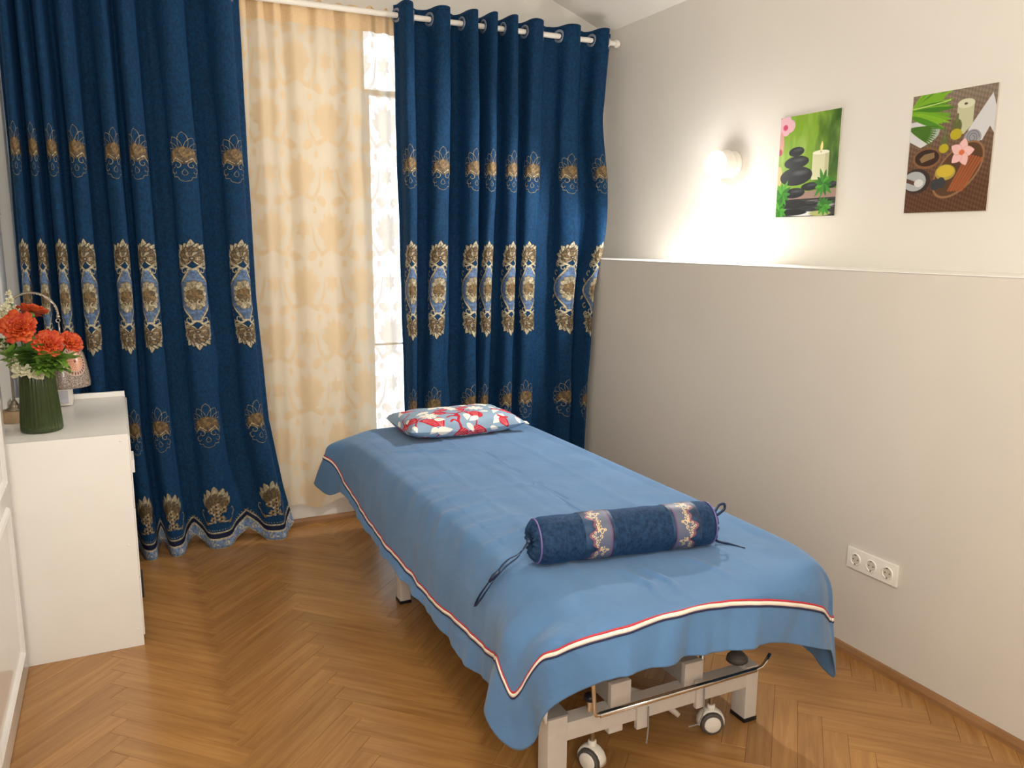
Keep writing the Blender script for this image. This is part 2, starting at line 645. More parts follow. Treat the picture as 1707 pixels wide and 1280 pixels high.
def thing(name, loc, label, cat, group=None):
    o = bpy.data.objects.new(name, None)
    o.empty_display_size = 0.05
    C.objects.link(o)
    o.location = (loc[0], loc[1], loc[2] + H)
    o['_org'] = tuple(float(c) for c in loc)
    return tag(o, label, cat, group)


def tag(o, label=None, cat=None, group=None, kind=None):
    if label:
        o['label'] = label
    if cat:
        o['category'] = cat
    if group:
        o['group'] = group
    if kind:
        o['kind'] = kind
    return o


def struct(o, label=None, cat=None):
    return tag(o, label, cat, kind='structure')


def copy_tree(root, loc=None, rot=None, label=None):
    c = root.copy()
    C.objects.link(c)
    if loc:
        c.location = (loc[0], loc[1], loc[2] + H)
    if rot:
        c.rotation_euler = rot
    if label:
        c['label'] = label
    for ch in list(root.children):
        d = ch.copy()
        C.objects.link(d)
        d.parent = c
        for g in list(ch.children):
            e = g.copy()
            C.objects.link(e)
            e.parent = d
    return c


def catmull(P, n, closed=False):
    """smooth resample of control rows P (k x d) to n rows"""
    P = np.asarray(P, dtype=float)
    k = len(P)
    out = []
    for i in range(n):
        t = i / (n if closed else (n - 1)) * (k if closed else (k - 1))
        j = int(math.floor(t))
        if not closed and j >= k - 1:
            j = k - 2
        f = t - j
        idx = [(j - 1), j, j + 1, j + 2]
        idx = [q % k for q in idx] if closed else [min(max(q, 0), k - 1) for q in idx]
        p0, p1, p2, p3 = (P[q] for q in idx)
        out.append(0.5 * ((2 * p1) + (-p0 + p2) * f + (2 * p0 - 5 * p1 + 4 * p2 - p3) * f * f + (-p0 + 3 * p1 - 3 * p2 + p3) * f ** 3))
    return np.array(out)


# ------------------------------------------------------------ common materials
FL = -1.57                       # floor level relative to the eye
XL, XR, XH = -0.455, 2.75, 2.457  # left wall, upper right wall, face of the half-height wall
YW, YB = 4.41, -1.0              # window wall, wall behind the camera


def plaster(name, col, var=0.03):
    m, nt, b, out = new_mat(name)
    n = noise(nt, 3.0, 4)
    n2 = noise(nt, 260.0, 3)
    lo = tuple(c * (1 - var) for c in col[:3]) + (1,)
    r = ramp(nt, n.outputs['Fac'], [(0.3, lo), (0.7, col)])
    nt.links.new(r.outputs['Color'], b.inputs['Base Color'])
    b.inputs['Roughness'].default_value = 0.75
    b.inputs['Specular IOR Level'].default_value = 0.3
    bump(nt, b, n2.outputs['Fac'], 0.12, 0.001)
    return m


M_wall = plaster('wall_paint', rgb(226, 221, 212))
M_half = plaster('half_wall_paint', rgb(214, 206, 194))
M_ceil = plaster('ceiling_paint', rgb(240, 236, 228))
M_white = simple('white_lacquer', rgb(240, 237, 230), 0.30, nscale=6, var=0.015)
M_doorw = simple('door_gloss_white', rgb(232, 228, 220), 0.13, nscale=5, var=0.012)
M_frame = simple('window_white', rgb(235, 236, 238), 0.35, nscale=8, var=0.02)
M_chrome = simple('chrome', rgb(225, 225, 225), 0.12, 1.0, var=0.02)
M_steelw = simple('powder_coat_white', rgb(214, 206, 196), 0.42, nscale=40, var=0.03)
M_steelg = simple('powder_coat_grey', rgb(150, 146, 140), 0.45, nscale=40, var=0.04)
M_black = simple('black_plastic', rgb(22, 24, 30), 0.4, nscale=60, var=0.1)
M_rubber = simple('grey_rubber', rgb(84, 80, 76), 0.6, nscale=80, var=0.08)
M_plwhite = simple('white_plastic', rgb(238, 232, 220), 0.32, nscale=20, var=0.015)
M_silver = simple('brushed_silver', rgb(176, 168, 150), 0.28, 1.0, nscale=90, var=0.10)


def wood_mat(name, lightc, darkc, rough=0.36, plank=True):
    m, nt, b, out = new_mat(name)
    tc = nt.nodes.new('ShaderNodeTexCoord')
    oi = nt.nodes.new('ShaderNodeObjectInfo')
    geo = nt.nodes.new('ShaderNodeAttribute')
    geo.attribute_name = 'tone'
    geo.attribute_type = 'GEOMETRY'
    u = nt.nodes.new('ShaderNodeUVMap')
    u.uv_map = 'UVMap'
    addv = nt.nodes.new('ShaderNodeVectorMath')
    addv.operation = 'ADD'
    comb = nt.nodes.new('ShaderNodeCombineXYZ')
    mul = nt.nodes.new('ShaderNodeMath')
    mul.operation = 'MULTIPLY'
    mul.inputs[1].default_value = 37.0
    nt.links.new(oi.outputs['Random'], mul.inputs[0])
    nt.links.new(mul.outputs[0], comb.inputs[0])
    nt.links.new(mul.outputs[0], comb.inputs[2])
    nt.links.new(u.outputs['UV'], addv.inputs[0])
    nt.links.new(comb.outputs[0], addv.inputs[1])
    mp = nt.nodes.new('ShaderNodeMapping')
    mp.inputs['Scale'].default_value = (1.8, 26.0, 1.0)
    nt.links.new(addv.outputs[0], mp.inputs['Vector'])
    n = nt.nodes.new('ShaderNodeTexNoise')
    n.inputs['Scale'].default_value = 1.6
    n.inputs['Detail'].default_value = 6
    n.inputs['Roughness'].default_value = 0.62
    n.inputs['Distortion'].default_value = 0.35
    nt.links.new(mp.outputs['Vector'], n.inputs['Vector'])
    r = ramp(nt, n.outputs['Fac'], [(0.28, darkc), (0.5, tuple((a + c) / 2 for a, c in zip(lightc, darkc))), (0.72, lightc)])
    hsv = nt.nodes.new('ShaderNodeHueSaturation')
    mr = nt.nodes.new('ShaderNodeMapRange')
    mr.inputs['To Min'].default_value = 0.90
    mr.inputs['To Max'].default_value = 1.09
    nt.links.new(oi.outputs['Random'], mr.inputs['Value'])
    nt.links.new(mr.outputs[0], hsv.inputs['Value'])
    nt.links.new(r.outputs['Color'], hsv.inputs['Color'])
    nt.links.new(hsv.outputs['Color'], b.inputs['Base Color'])
    b.inputs['Roughness'].default_value = rough
    b.inputs['Specular IOR Level'].default_value = 0.45
    bump(nt, b, n.outputs['Fac'], 0.10, 0.001)
    return m


M_oak = wood_mat('oiled_oak', rgb(174, 128, 74), rgb(142, 98, 51), 0.25)
M_oakdark = wood_mat('oak_skirting', rgb(160, 118, 78), rgb(132, 94, 58), 0.42)
M_under = simple('floor_joint', rgb(118, 80, 42), 0.7, nscale=30, var=0.1)

# ------------------------------------------------------------ the room
b = MB().box(XL - 0.1, XR + 0.1, YB - 0.1, YW + 0.4, FL - 0.10, FL - 0.014)
floor = struct(b.build('floor', M_under))

# herringbone planks, laid at 45 degrees to the walls
PL, PW = 0.495, 0.0766
VX0, VY0 = 0.283, 3.629 - 0.35


def clip_poly(poly, xmin, xmax, ymin, ymax):
    def cut(P, ins, inter):
        out = []
        for i in range(len(P)):
            a, c = P[i], P[(i + 1) % len(P)]
            if ins(a):
                out.append(a)
                if not ins(c):
                    out.append(inter(a, c))
            elif ins(c):
                out.append(inter(a, c))
        return out

    def ix(v):
        return lambda a, c: (v, a[1] + (c[1] - a[1]) * (v - a[0]) / (c[0] - a[0]))

    def iy(v):
        return lambda a, c: (a[0] + (c[0] - a[0]) * (v - a[1]) / (c[1] - a[1]), v)
    for ins, inter in ((lambda p: p[0] >= xmin, ix(xmin)), (lambda p: p[0] <= xmax, ix(xmax)),
                       (lambda p: p[1] >= ymin, iy(ymin)), (lambda p: p[1] <= ymax, iy(ymax))):
        if not poly:
            return []
        poly = cut(poly, ins, inter)
    return poly


def uv2xy(u, v):
    s = 1 / math.sqrt(2)
    return VX0 + (u - v) * s, VY0 + (u + v) * s


planks = []
for j in range(-7, 8):
    for k in range(-70, 70):
        for kind in (0, 1):
            u0, v0 = k * PW + j * PL, k * PW - j * PL
            if kind == 0:
                rect = (u0, u0 + PL, v0, v0 + PW)
            else:
                rect = (u0, u0 + PW, v0 + PW, v0 + PW + PL)
            g = 0.0003
            full = [(rect[0] + g, rect[2] + g), (rect[1] - g, rect[2] + g), (rect[1] - g, rect[3] - g), (rect[0] + g, rect[3] - g)]
            P = [uv2xy(*q) for q in full]
            cx = sum(p[0] for p in P) / 4
            cy = sum(p[1] for p in P) / 4
            Q = clip_poly(P, XL, XH, YB, YW)
            if len(Q) < 3:
                continue
            A = 0.5 * abs(sum(Q[i][0] * Q[(i + 1) % len(Q)][1] - Q[(i + 1) % len(Q)][0] * Q[i][1] for i in range(len(Q))))
            if A < 2e-5:
                continue
            cut = A < 0.995 * (PL - 2 * g) * (PW - 2 * g)
            planks.append((kind, cx, cy, Q, cut))
TH = 0.014


def plank_mesh(Q, cx, cy, kind, name):
    mb = MB()
    n = len(Q)
    s = 1 / math.sqrt(2)
    q = [(x - cx, y - cy) for x, y in Q]
    # make counter-clockwise
    ar = sum(q[i][0] * q[(i + 1) % n][1] - q[(i + 1) % n][0] * q[i][1] for i in range(n))
    if ar < 0:
        q = q[::-1]
    qi = []
    mx, my = sum(a for a, _ in q) / n, sum(c for _, c in q) / n
    for a, c in q:
        d = math.hypot(a - mx, c - my) + 1e-9
        e = min(0.0009, d * 0.3)
        qi.append((a - (a - mx) / d * e, c - (c - my) / d * e))
    V = [(a, c, 0) for a, c in q] + [(a, c, TH - 0.0008) for a, c in q] + [(a, c, TH) for a, c in qi]
    F = [tuple(range(n - 1, -1, -1)), tuple(range(2 * n, 3 * n))]
    for i in range(n):
        j = (i + 1) % n
        F.append((i, j, n + j, n + i))
        F.append((n + i, n + j, 2 * n + j, 2 * n + i))
    if kind == 0:
        uvs = [((x + y) * s, (y - x) * s) for x, y, z in V]
    else:
        uvs = [((y - x) * s, (x + y) * s) for x, y, z in V]
    me = bpy.data.meshes.new(name)
    me.from_pydata(V, [], F)
    me.materials.append(M_oak)
    ul = me.uv_layers.new(name='UVMap')
    fl = []
    for f in F:
        for i in f:
            fl += list(uvs[i])
    ul.data.foreach_set('uv', fl)
    me.update()
    return me


def plank_rank(p):
    # planks in the lens's field come first, the nearest of them leading
    d = (p[1], p[2], FL)
    xc = sum(Rm[r][0] * d[r] for r in range(3))
    yc = sum(Rm[r][1] * d[r] for r in range(3))
    zc = sum(Rm[r][2] * d[r] for r in range(3))
    seen = zc > 0.3 and abs(xc / zc) < 0.70 and -0.1 < yc / zc < 0.56
    under = 1.1 < p[1] < 1.75 and 2.2 < p[2] < 3.8 or p[1] < 0.0 and p[2] > 3.35
    return (0 if seen and not under else 1, math.hypot(p[1], p[2]))


planks.sort(key=plank_rank)
shared = {}
rest = MB()
for i, (kind, cx, cy, Q, cut) in enumerate(planks):
    dz = random.uniform(-0.0005, 0.0003)
    if i < 298:
        if cut:
            me = plank_mesh(Q, cx, cy, kind, 'plank')
        else:
            if kind not in shared:
                shared[kind] = plank_mesh(Q, cx, cy, kind, 'plank')
            me = shared[kind]
        o = bpy.data.objects.new('plank', me)
        C.objects.link(o)
        o.parent = floor
        o.location = (cx, cy, -0.014 + dz)
    else:
        n = len(Q)
        s = 1 / math.sqrt(2)
        ar = sum(Q[t][0] * Q[(t + 1) % n][1] - Q[(t + 1) % n][0] * Q[t][1] for t in range(n))
        if ar < 0:
            Q = Q[::-1]
        z1 = FL + dz
        off = random.uniform(0, 30)
        V = [(x, y, FL - 0.014) for x, y in Q] + [(x, y, z1) for x, y in Q]
        F = [tuple(range(n, 2 * n))] + [(t, (t + 1) % n, n + (t + 1) % n, n + t) for t in range(n)]
        if kind == 0:
            uv = [((x + y) * s + off, (y - x) * s + off) for x, y, z in V]
        else:
            uv = [((y - x) * s + off, (x + y) * s + off) for x, y, z in V]
        rest.add(V, F, 0, uv)
if rest.f:
    o = rest.build('parquet_planks', M_oak, floor)
    o['kind'] = 'stuff'

# walls
SPR = 1.225                                   # springing of the vault on the side walls
XM, RV = (XL + XR) / 2, 3.9
half = (XR - XL) / 2


def vault(x):
    return SPR + math.sqrt(RV * RV - (x - XM) ** 2) - math.sqrt(RV * RV - half * half)


b = MB().box(XR, XR + 0.12, YB, YW + 0.36, FL - 0.014, SPR + 0.02)
wall_right = struct(b.build('wall_right', M_wall))
b = MB().box(XH, XR, YB, YW, FL - 0.014, -0.1035)
MB().box(XH - 0.0015, XR, YB, YW, -0.1030, -0.0989).build('ledge_board', M_white, wall_right, bevel=0.0015)
o = b.build('half_wall', M_half, wall_right, bevel=0.002)
tag(o, 'half-height boxed-out wall with a narrow ledge on top')
b = MB().box(XL - 0.12, XL, YB, YW + 0.36, FL - 0.014, SPR + 0.02)
struct(b.build('wall_left', M_wall))
# window wall with two openings reaching almost to the floor
XS = [XL, -0.41, 0.50, 1.238, 2.24, XR]
ZO0, ZO1 = -1.55, 1.165


def wall_column(mb, x0, x1, y0, y1, z0):
    n = 10
    xs = [x0 + (x1 - x0) * i / n for i in range(n + 1)]
    poly = [(x0, z0)] + [(x1, z0)] + [(x, vault(x) + 0.02) for x in reversed(xs)]
    m = len(poly)
    V = [(x, y0, z) for x, z in poly] + [(x, y1, z) for x, z in poly]
    F = [tuple(range(m)), tuple(range(2 * m - 1, m - 1, -1))] + [(i + m, (i + 1) % m + m, (i + 1) % m, i) for i in range(m)]
    mb.add(V, F)


b = MB()
T0, T1 = YW, YW + 0.36
wall_column(b, XL, XS[1], T0, T1, FL - 0.014)
wall_column(b, XS[1], XS[2], T0, T1, ZO1)
wall_column(b, XS[2], XS[3], T0, T1, FL - 0.014)
wall_column(b, XS[3], XS[4], T0, T1, ZO1)
wall_column(b, XS[4], XR, T0, T1, FL - 0.014)
b.box(XS[1], XS[2], T0, T1, FL - 0.014, ZO0)
b.box(XS[3], XS[4], T0, T1, FL - 0.014, ZO0)
struct(b.build('wall_back', M_wall))
b = MB()
wall_column(b, XL, XR, YB - 0.12, YB, FL - 0.014)
struct(b.build('wall_front', M_wall))
# barrel vaulted ceiling
n = 40
P = np.zeros((2, n + 1, 3))
for i in range(n + 1):
    x = XL + (XR - XL) * i / n
    P[0, i] = (x, YB - 0.12, vault(x))
    P[1, i] = (x, YW + 0.36, vault(x))
b = MB().grid(P)
P2 = P.copy()
P2[..., 2] += 0.12
b.grid(P2)
struct(b.build('ceiling', M_ceil, smooth=True))


# skirtings
def skirting(name, p0, p1, nx, ny):
    """profile extruded from p0 to p1; (nx,ny) points into the room"""
    prof = [(0, 0), (0.016, 0), (0.016, 0.018), (0.010, 0.034), (0.0, 0.036)]
    V = []
    for (x, y) in (p0, p1):
        for d, z in prof:
            V.append((x + nx * d, y + ny * d, FL + z))
    m = len(prof)
    L = math.hypot(p1[0] - p0[0], p1[1] - p0[1])
    uv = [(0, z * 0.5 + d) for d, z in prof] + [(L, z * 0.5 + d) for d, z in prof]
    F = [(i, i + 1, m + i + 1, m + i) for i in range(m - 1)] + [tuple(range(m)), tuple(range(2 * m - 1, m - 1, -1))]
    return struct(MB().add(V, F, 0, uv).build(name, M_oakdark))


skirting('baseboard_right', (XH, YB), (XH, YW), -1, 0)
skirting('baseboard_back', (XL, YW), (XH, YW), 0, -1)

# windows
m, nt, bs, out = new_mat('window_glass')
bs.inputs['Base Color'].default_value = (1, 1, 1, 1)
bs.inputs['Roughness'].default_value = 0.0
bs.inputs['Transmission Weight'].default_value = 1.0
bs.inputs['IOR'].default_value = 1.45
lp = nt.nodes.new('ShaderNodeFresnel')
tr = nt.nodes.new('ShaderNodeBsdfTransparent')
gl = nt.nodes.new('ShaderNodeBsdfGlossy')
gl.inputs['Roughness'].default_value = 0.02
ng = noise(nt, 2.0)
rg = ramp(nt, ng.outputs['Fac'], [(0.0, (0.93, 0.95, 0.96, 1)), (1.0, (0.97, 0.98, 1, 1))])
nt.links.new(rg.outputs['Color'], tr.inputs['Color'])
mx = nt.nodes.new('ShaderNodeMixShader')
nt.links.new(lp.outputs[0], mx.inputs[0])
nt.links.new(tr.outputs[0], mx.inputs[1])
nt.links.new(gl.outputs[0], mx.inputs[2])
nt.links.new(mx.outputs[0], out.inputs['Surface'])
M_glass = m


def window(name, x0, x1):
    y0, y1 = YW + 0.10, YW + 0.16
    fr = MB()
    w = 0.05
    fr.box(x0, x0 + w, y0, y1, ZO0, ZO1)
    fr.box(x1 - w, x1, y0, y1, ZO0, ZO1)
    fr.box(x0 + w, x1 - w, y0, y1, ZO0, ZO0 + w)
    fr.box(x0 + w, x1 - w, y0, y1, ZO1 - w, ZO1)
    win = struct(fr.build(name, M_frame, bevel=0.003))
    zt = 0.80
    MB().box(x0 + w, x1 - w, y0 - 0.012, y1, zt - 0.012, zt + 0.004).build('transom', M_frame, win, bevel=0.003)
    xm = (x0 + x1) / 2
    MB().box(xm - 0.035, xm + 0.035, y0 - 0.015, y1, ZO0 + w, zt - 0.012).build('mullion', M_frame, win, bevel=0.003)
    for (a, c) in ((x0 + w, xm - 0.035), (xm + 0.035, x1 - w)):
        s = MB()
        q = 0.022
        s.box(a, a + q, y0 - 0.006, y1 - 0.01, ZO0 + w, zt - 0.012)
        s.box(c - q, c, y0 - 0.006, y1 - 0.01, ZO0 + w, zt - 0.012)
        s.box(a + q, c - q, y0 - 0.006, y1 - 0.01, ZO0 + w, ZO0 + w + 0.12)
        s.box(a + q, c - q, y0 - 0.006, y1 - 0.01, zt - 0.012 - 0.010, zt - 0.012)
        s.box(a + q, c - q, y0 + 0.004, y1 - 0.02, -0.600, -0.590)
        sash = s.build('sash', M_frame, win, bevel=0.002)
        MB().box(a + q, c - q, y0 + 0.020, y0 + 0.024, ZO0 + w + 0.12, -0.600).build('pane', M_glass, sash)
        MB().box(a + q, c - q, y0 + 0.020, y0 + 0.024, -0.59, zt - 0.012 - 0.010).build('pane', M_glass, sash)
    MB().box(x0 + w, x1 - w, y0 + 0.020, y0 + 0.024, zt + 0.004, ZO1 - w).build('pane', M_glass, win)
    return win


window('window_1', XS[1], XS[2])
window('window_2', XS[3], XS[4])

# panelled white door leaf folded back against the left wall
DX = -0.390
b = MB().box(XL + 0.006, DX, 2.28, 3.278, FL + 0.006, 0.46)
door = struct(b.build('door_1', M_doorw, bevel=0.003))


def door_panel(z0, z1, y0=2.42, y1=3.125):
    w = 0.035
    fr = MB()
    rings = []
    for off, dx in ((0, 0.0), (0.006, 0.010), (0.016, 0.014), (0.026, 0.008), (w, 0.0)):
        rings.append([(DX + dx, y0 + off, z0 + off), (DX + dx, y1 - off, z0 + off), (DX + dx, y1 - off, z1 - off), (DX + dx, y0 + off, z1 - off)])
    fr.grid(np.array(rings), closed=True)
    fr.build('panel_moulding', M_doorw, door)
    MB().box(DX - 0.002, DX + 0.001, y0 + w, y1 - w, z0 + w, z1 - w).build('door_panel', M_doorw, door)


door_panel(-1.45, -0.90)
door_panel(-0.83, 0.33)

# ------------------------------------------------------------ curtains
EMB = curtain_image()
M_velvet = velvet_mat('embroidered_velvet', EMB)
M_velvet_plain = velvet_mat('plain_velvet', None)
M_ring = simple('grommet_metal', rgb(150, 160, 176), 0.35, 0.7, var=0.08)
ROD_Y, ROD_Z, ROD_R = 4.25, 1.135, 0.0145


def interp_rows(zs, rows, z):
    """rows: lists at heights zs (descending)"""
    zs = np.array(zs)
    rows = np.array(rows)
    out = np.empty(rows.shape[1])
    for k in range(rows.shape[1]):
        out[k] = np.interp(-z, -zs, rows[:, k])
    return out


def make_curtain(name, label, zs, ridge_rows, left_row, right_row, yoff, seed, bulge=1.15, scal=True, zend=None, edge_fn=None):
    """ridge_rows: x of the fold fronts at heights zs; one embroidered repeat per fold"""
    K = len(ridge_rows[0])
    per = 26
    NZ = 150
    ncol = K * per + 1
    rs = np.random.default_rng(seed)
    ph = rs.uniform(0, 6.28, (K + 1, 3))
    zb = -1.575 if zend is None else zend
    P = np.zeros((NZ, ncol, 3))
    UV = np.zeros((NZ, ncol, 2))
    for i in range(NZ):
        tz = i / (NZ - 1)
        z = 1.185 + (zb - 1.185) * tz
        R = interp_rows(zs, ridge_rows, z)
        x0 = np.interp(-z, -np.array(zs), left_row)
        x1 = np.interp(-z, -np.array(zs), right_row)
        V = np.concatenate([[x0], (R[:-1] + R[1:]) / 2, [x1]])
        for k in range(K):
            V0, V1, Rk = V[k], V[k + 1], R[k]
            W = V1 - V0
            A = max(0.016, min(0.076, (0.39 - W) / 4.0))
            A *= 1.0 + 0.10 * math.sin(2.1 * z + ph[k, 0])
            if z < 0.3:
                A *= 1 - 0.18 * min(1, (0.3 - z) / 1.6) * (1 + 0.4 * math.sin(3 * z + ph[k, 1]))
            for j in range(per + (1 if k == K - 1 else 0)):
                t = j / per
                s = t + bulge * math.sin(4 * PI * t) / (4 * PI) * ((1.0 - 0.55 * max(0.0, min(1.0, (z - 0.5) / 0.6))) if z > 0 else max(0.45, 1 + z * 0.35))
                # piecewise so that the front of the fold sits at Rk
                xx = V0 + (Rk - V0) * s * 2 if s < 0.5 else Rk + (V1 - Rk) * (s - 0.5) * 2
                yy = yoff + A * math.cos(2 * PI * t) * (1 if not (k == 0 and t < 0.25) else 0.5) * (1 if not (k == K - 1 and t > 0.75) else 0.5)
                w = 0.004 * math.sin(7 * z + 9 * t + ph[k, 2]) * (1 - tz * 0.2) * min(1, tz * 5)
                w += 0.0025 * math.sin(17 * z - 13 * t + ph[k, 1]) * min(1, tz * 5)
                zz = z
                u = k + t
                if scal and tz > 0.9:
                    zz = z + 0.075 * float(scallop(np.array(t))) * (tz - 0.9) / 0.1
                if tz < 0.06:
                    zz = z + 0.010 * (0.5 - 0.5 * math.cos(2 * PI * t)) * (1 - tz / 0.06)
                q = (xx, yy + w, zz)
                if edge_fn:
                    q = edge_fn(q, u, K, z)
                P[i, k * per + j] = q
                UV[i, k * per + j] = (u, (z + (0.0 if not scal else 0.075 * float(scallop(np.array(t))) * max(0, (tz - 0.9)) / 0.1) - Z_BOT) / (Z_TOP - Z_BOT))
    x_c = float(P[:, :, 0].mean())
    t = thing(name, (x_c, yoff, zb), label, 'curtain', 'dark blue embroidered curtains at the window')
    cloth = MB().grid(P, UV).build('curtain_panel', M_velvet, t, smooth=True, solid=0.004)
    # grommets where the folds cross the rod
    R = interp_rows(zs, ridge_rows, ROD_Z)
    V = np.concatenate([[left_row[0]], (R[:-1] + R[1:]) / 2, [right_row[0]]])
    iz = int(round((1.185 - ROD_Z) / (1.185 - zb) * (NZ - 1)))
    row = P[iz]
    for j in range(ncol - 1):
        ya, yb = row[j][1] - ROD_Y, row[j + 1][1] - ROD_Y
        if ya * yb > 0 or j < 2 or j > ncol - 4:
            continue
        f = ya / (ya - yb + 1e-9)
        p = row[j] * (1 - f) + row[j + 1] * f
        a, c = row[j - 1], row[j + 2]
        d = Vector((c[0] - a[0], c[1] - a[1], 0)).normalized()
        nrm = Vector((-d.y, d.x, 0))
        g = MB()
        for sgn in (-1, 1):
            cc = (p[0] + nrm.x * 0.0045 * sgn, ROD_Y + nrm.y * 0.0045 * sgn, ROD_Z)
            g.torus(cc, 0.0285, 0.0075, nrm, 28, 8, flat=0.45)
        g.build('grommet', M_ring, t, smooth=True)
    return t, P, UV


zs = [1.19, 0.36, -0.28, -0.92, -1.33, -1.60]
L_ridges = [
    [-0.345, -0.290, -0.225, -0.130, 0.030, 0.105, 0.300, 0.535],
    [-0.350, -0.285, -0.215, -0.123, 0.036, 0.119, 0.326, 0.560],
    [-0.360, -0.290, -0.215, -0.120, 0.045, 0.126, 0.337, 0.572],
    [-0.365, -0.290, -0.215, -0.120, 0.030, 0.133, 0.357, 0.606],
    [-0.365, -0.290, -0.215, -0.110, 0.057, 0.160, 0.375, 0.675],
    [-0.365, -0.290, -0.210, -0.100, 0.070, 0.175, 0.385, 0.690]]
curtain_l, PLc, _ = make_curtain('curtain', 'dark blue velvet curtain left of the sheer, behind the white cabinet', zs, L_ridges,
                                 [-0.385, -0.385, -0.395, -0.40, -0.40, -0.40], [0.618, 0.625, 0.632, 0.665, 0.73, 0.775], ROD_Y, 3)
R_ridges = [
    [1.420, 1.635, 1.800, 1.912, 2.030, 2.170, 2.420, 2.620],
    [1.419, 1.611, 1.803, 1.896, 2.032, 2.145, 2.390, 2.555],
    [1.422, 1.583, 1.794, 1.867, 2.025, 2.124, 2.370, 2.412],
    [1.425, 1.540, 1.792, 1.845, 2.006, 2.119, 2.370, 2.412],
    [1.425, 1.530, 1.790, 1.845, 2.006, 2.119, 2.365, 2.410],
    [1.425, 1.530, 1.790, 1.845, 2.006, 2.119, 2.365, 2.410]]


def push_off_ledge(q, u, K, z):
    """the half-height wall pushes the last folds of the curtain into the room"""
    s = min(1.0, max(0.0, (0.75 - z) / 0.85))
    s = s * s * (3 - 2 * s)
    k = min(1.0, max(0.0, (u - (K - 2.2)) / 1.7))
    k = k * k * (3 - 2 * k)
    back = 0.045 * min(1.0, max(0.0, (-0.3 - z) / 0.9))
    return (q[0], q[1] - (0.225 - back) * s * k, q[2])


curtain_r, PRc, _ = make_curtain('curtain', 'dark blue velvet curtain hanging behind the head of the bed', zs, R_ridges,
                                 [1.378, 1.385, 1.395, 1.40, 1.40, 1.40], [2.690, 2.620, 2.436, 2.434, 2.432, 2.430], ROD_Y - 0.02, 11, edge_fn=push_off_ledge)

# rod and its end bracket
t = thing('curtain_rod', (1.15, ROD_Y, ROD_Z), 'white curtain rod running across above the window to the right wall', 'curtain rod')
mb = MB()
mb.tube([(XL + 0.01, ROD_Y, ROD_Z), (2.725, ROD_Y, ROD_Z)], ROD_R, 20)
mb.build('pole', M_plwhite, t, smooth=False, bevel=0.0)
MB().lathe([(0.020, 0), (0.022, 0.004), (0.022, 0.024), (0.018, 0.028)], (2.715, ROD_Y, ROD_Z), 24, axis=(1, 0, 0)).build('end_cap', M_plwhite, t, bevel=0.001)
mb = MB()
mb.tube([(2.672, ROD_Y, ROD_Z - 0.014), (2.672, ROD_Y + 0.02, ROD_Z - 0.03), (2.672, YW - 0.004, ROD_Z - 0.03)], 0.008, 12)
mb.lathe([(0.026, 0), (0.026, 0.006)], (2.672, YW - 0.007, ROD_Z - 0.03), 20, axis=(0, 1, 0))
mb.torus((2.672, ROD_Y, ROD_Z), ROD_R + 0.004, 0.004, (1, 0, 0), 20, 8)
mb.build('bracket', M_plwhite, t, smooth=True)
mb = MB()
mb.tube([(0.93, ROD_Y, ROD_Z + 0.014), (0.93, ROD_Y + 0.02, ROD_Z + 0.03), (0.93, YW - 0.004, ROD_Z + 0.03)], 0.008, 12)
mb.lathe([(0.026, 0), (0.026, 0.006)], (0.93, YW - 0.007, ROD_Z + 0.03), 20, axis=(0, 1, 0))
mb.build('bracket', M_plwhite, t, smooth=True)


# sheer curtain with woven damask
def sheer_image():
    W, Hh = 0.42, 0.56
    cv = Canvas(W, Hh, 420)
    c = (1, 1, 1, 1)

    def big(cx, cy):
        for k in range(-3, 4):
            cv.petal(cx, cy - 0.05, k * 0.36, 0.15 * (1 - 0.05 * abs(k)), 0.06, c)
        for k in range(-2, 3):
            cv.petal(cx, cy - 0.03, PI + k * 0.4, 0.08, 0.05, c)
        for m in (-1, 1):
            cv.stroke([(cx + m * 0.02, cy - 0.10), (cx + m * 0.08, cy - 0.13), (cx + m * 0.13, cy - 0.07), (cx + m * 0.15, cy + 0.03)], 0.03, c, 0.012)
            cv.petal(cx + m * 0.11, cy - 0.12, m * 1.9, 0.09, 0.05, c)
            cv.ell(cx + m * 0.05, cy + 0.13, 0.02, 0.015, c)
            cv.ell(cx + m * 0.12, cy + 0.10, 0.016, 0.02, c)
    for (x, y) in ((W / 2, Hh * 0.27), (0, Hh * 0.77), (W, Hh * 0.77)):
        big(x, y)
    for (x, y) in ((0, Hh * 0.27), (W, Hh * 0.27), (W / 2, Hh * 0.77)):
        for k in range(6):
            a = k * PI / 3
            cv.petal(x, y, a, 0.055, 0.03, c)
    return cv.image('woven_damask')


SH = sheer_image()
m, nt, bs, out = new_mat('sheer_fabric')
t_im = image_nodes(nt, SH)
col = mix_rgb(nt, t_im.outputs['Alpha'], rgb(251, 240, 219), rgb(243, 221, 186))
nz = noise(nt, 500, 2)
dif = nt.nodes.new('ShaderNodeBsdfDiffuse')
trl = nt.nodes.new('ShaderNodeBsdfTranslucent')
trp = nt.nodes.new('ShaderNodeBsdfTransparent')
nt.links.new(col, dif.inputs['Color'])
nt.links.new(col, trl.inputs['Color'])
m1 = nt.nodes.new('ShaderNodeMixShader')
m1.inputs[0].default_value = 0.45
nt.links.new(dif.outputs[0], m1.inputs[1])
nt.links.new(trl.outputs[0], m1.inputs[2])
m2 = nt.nodes.new('ShaderNodeMixShader')
fac = nt.nodes.new('ShaderNodeMath')
fac.operation = 'MULTIPLY_ADD'
nt.links.new(t_im.outputs['Alpha'], fac.inputs[0])
fac.inputs[1].default_value = 0.14
fac.inputs[2].default_value = 0.72
nt.links.new(fac.outputs[0], m2.inputs[0])
nt.links.new(trp.outputs[0], m2.inputs[1])
nt.links.new(m1.outputs[0], m2.inputs[2])
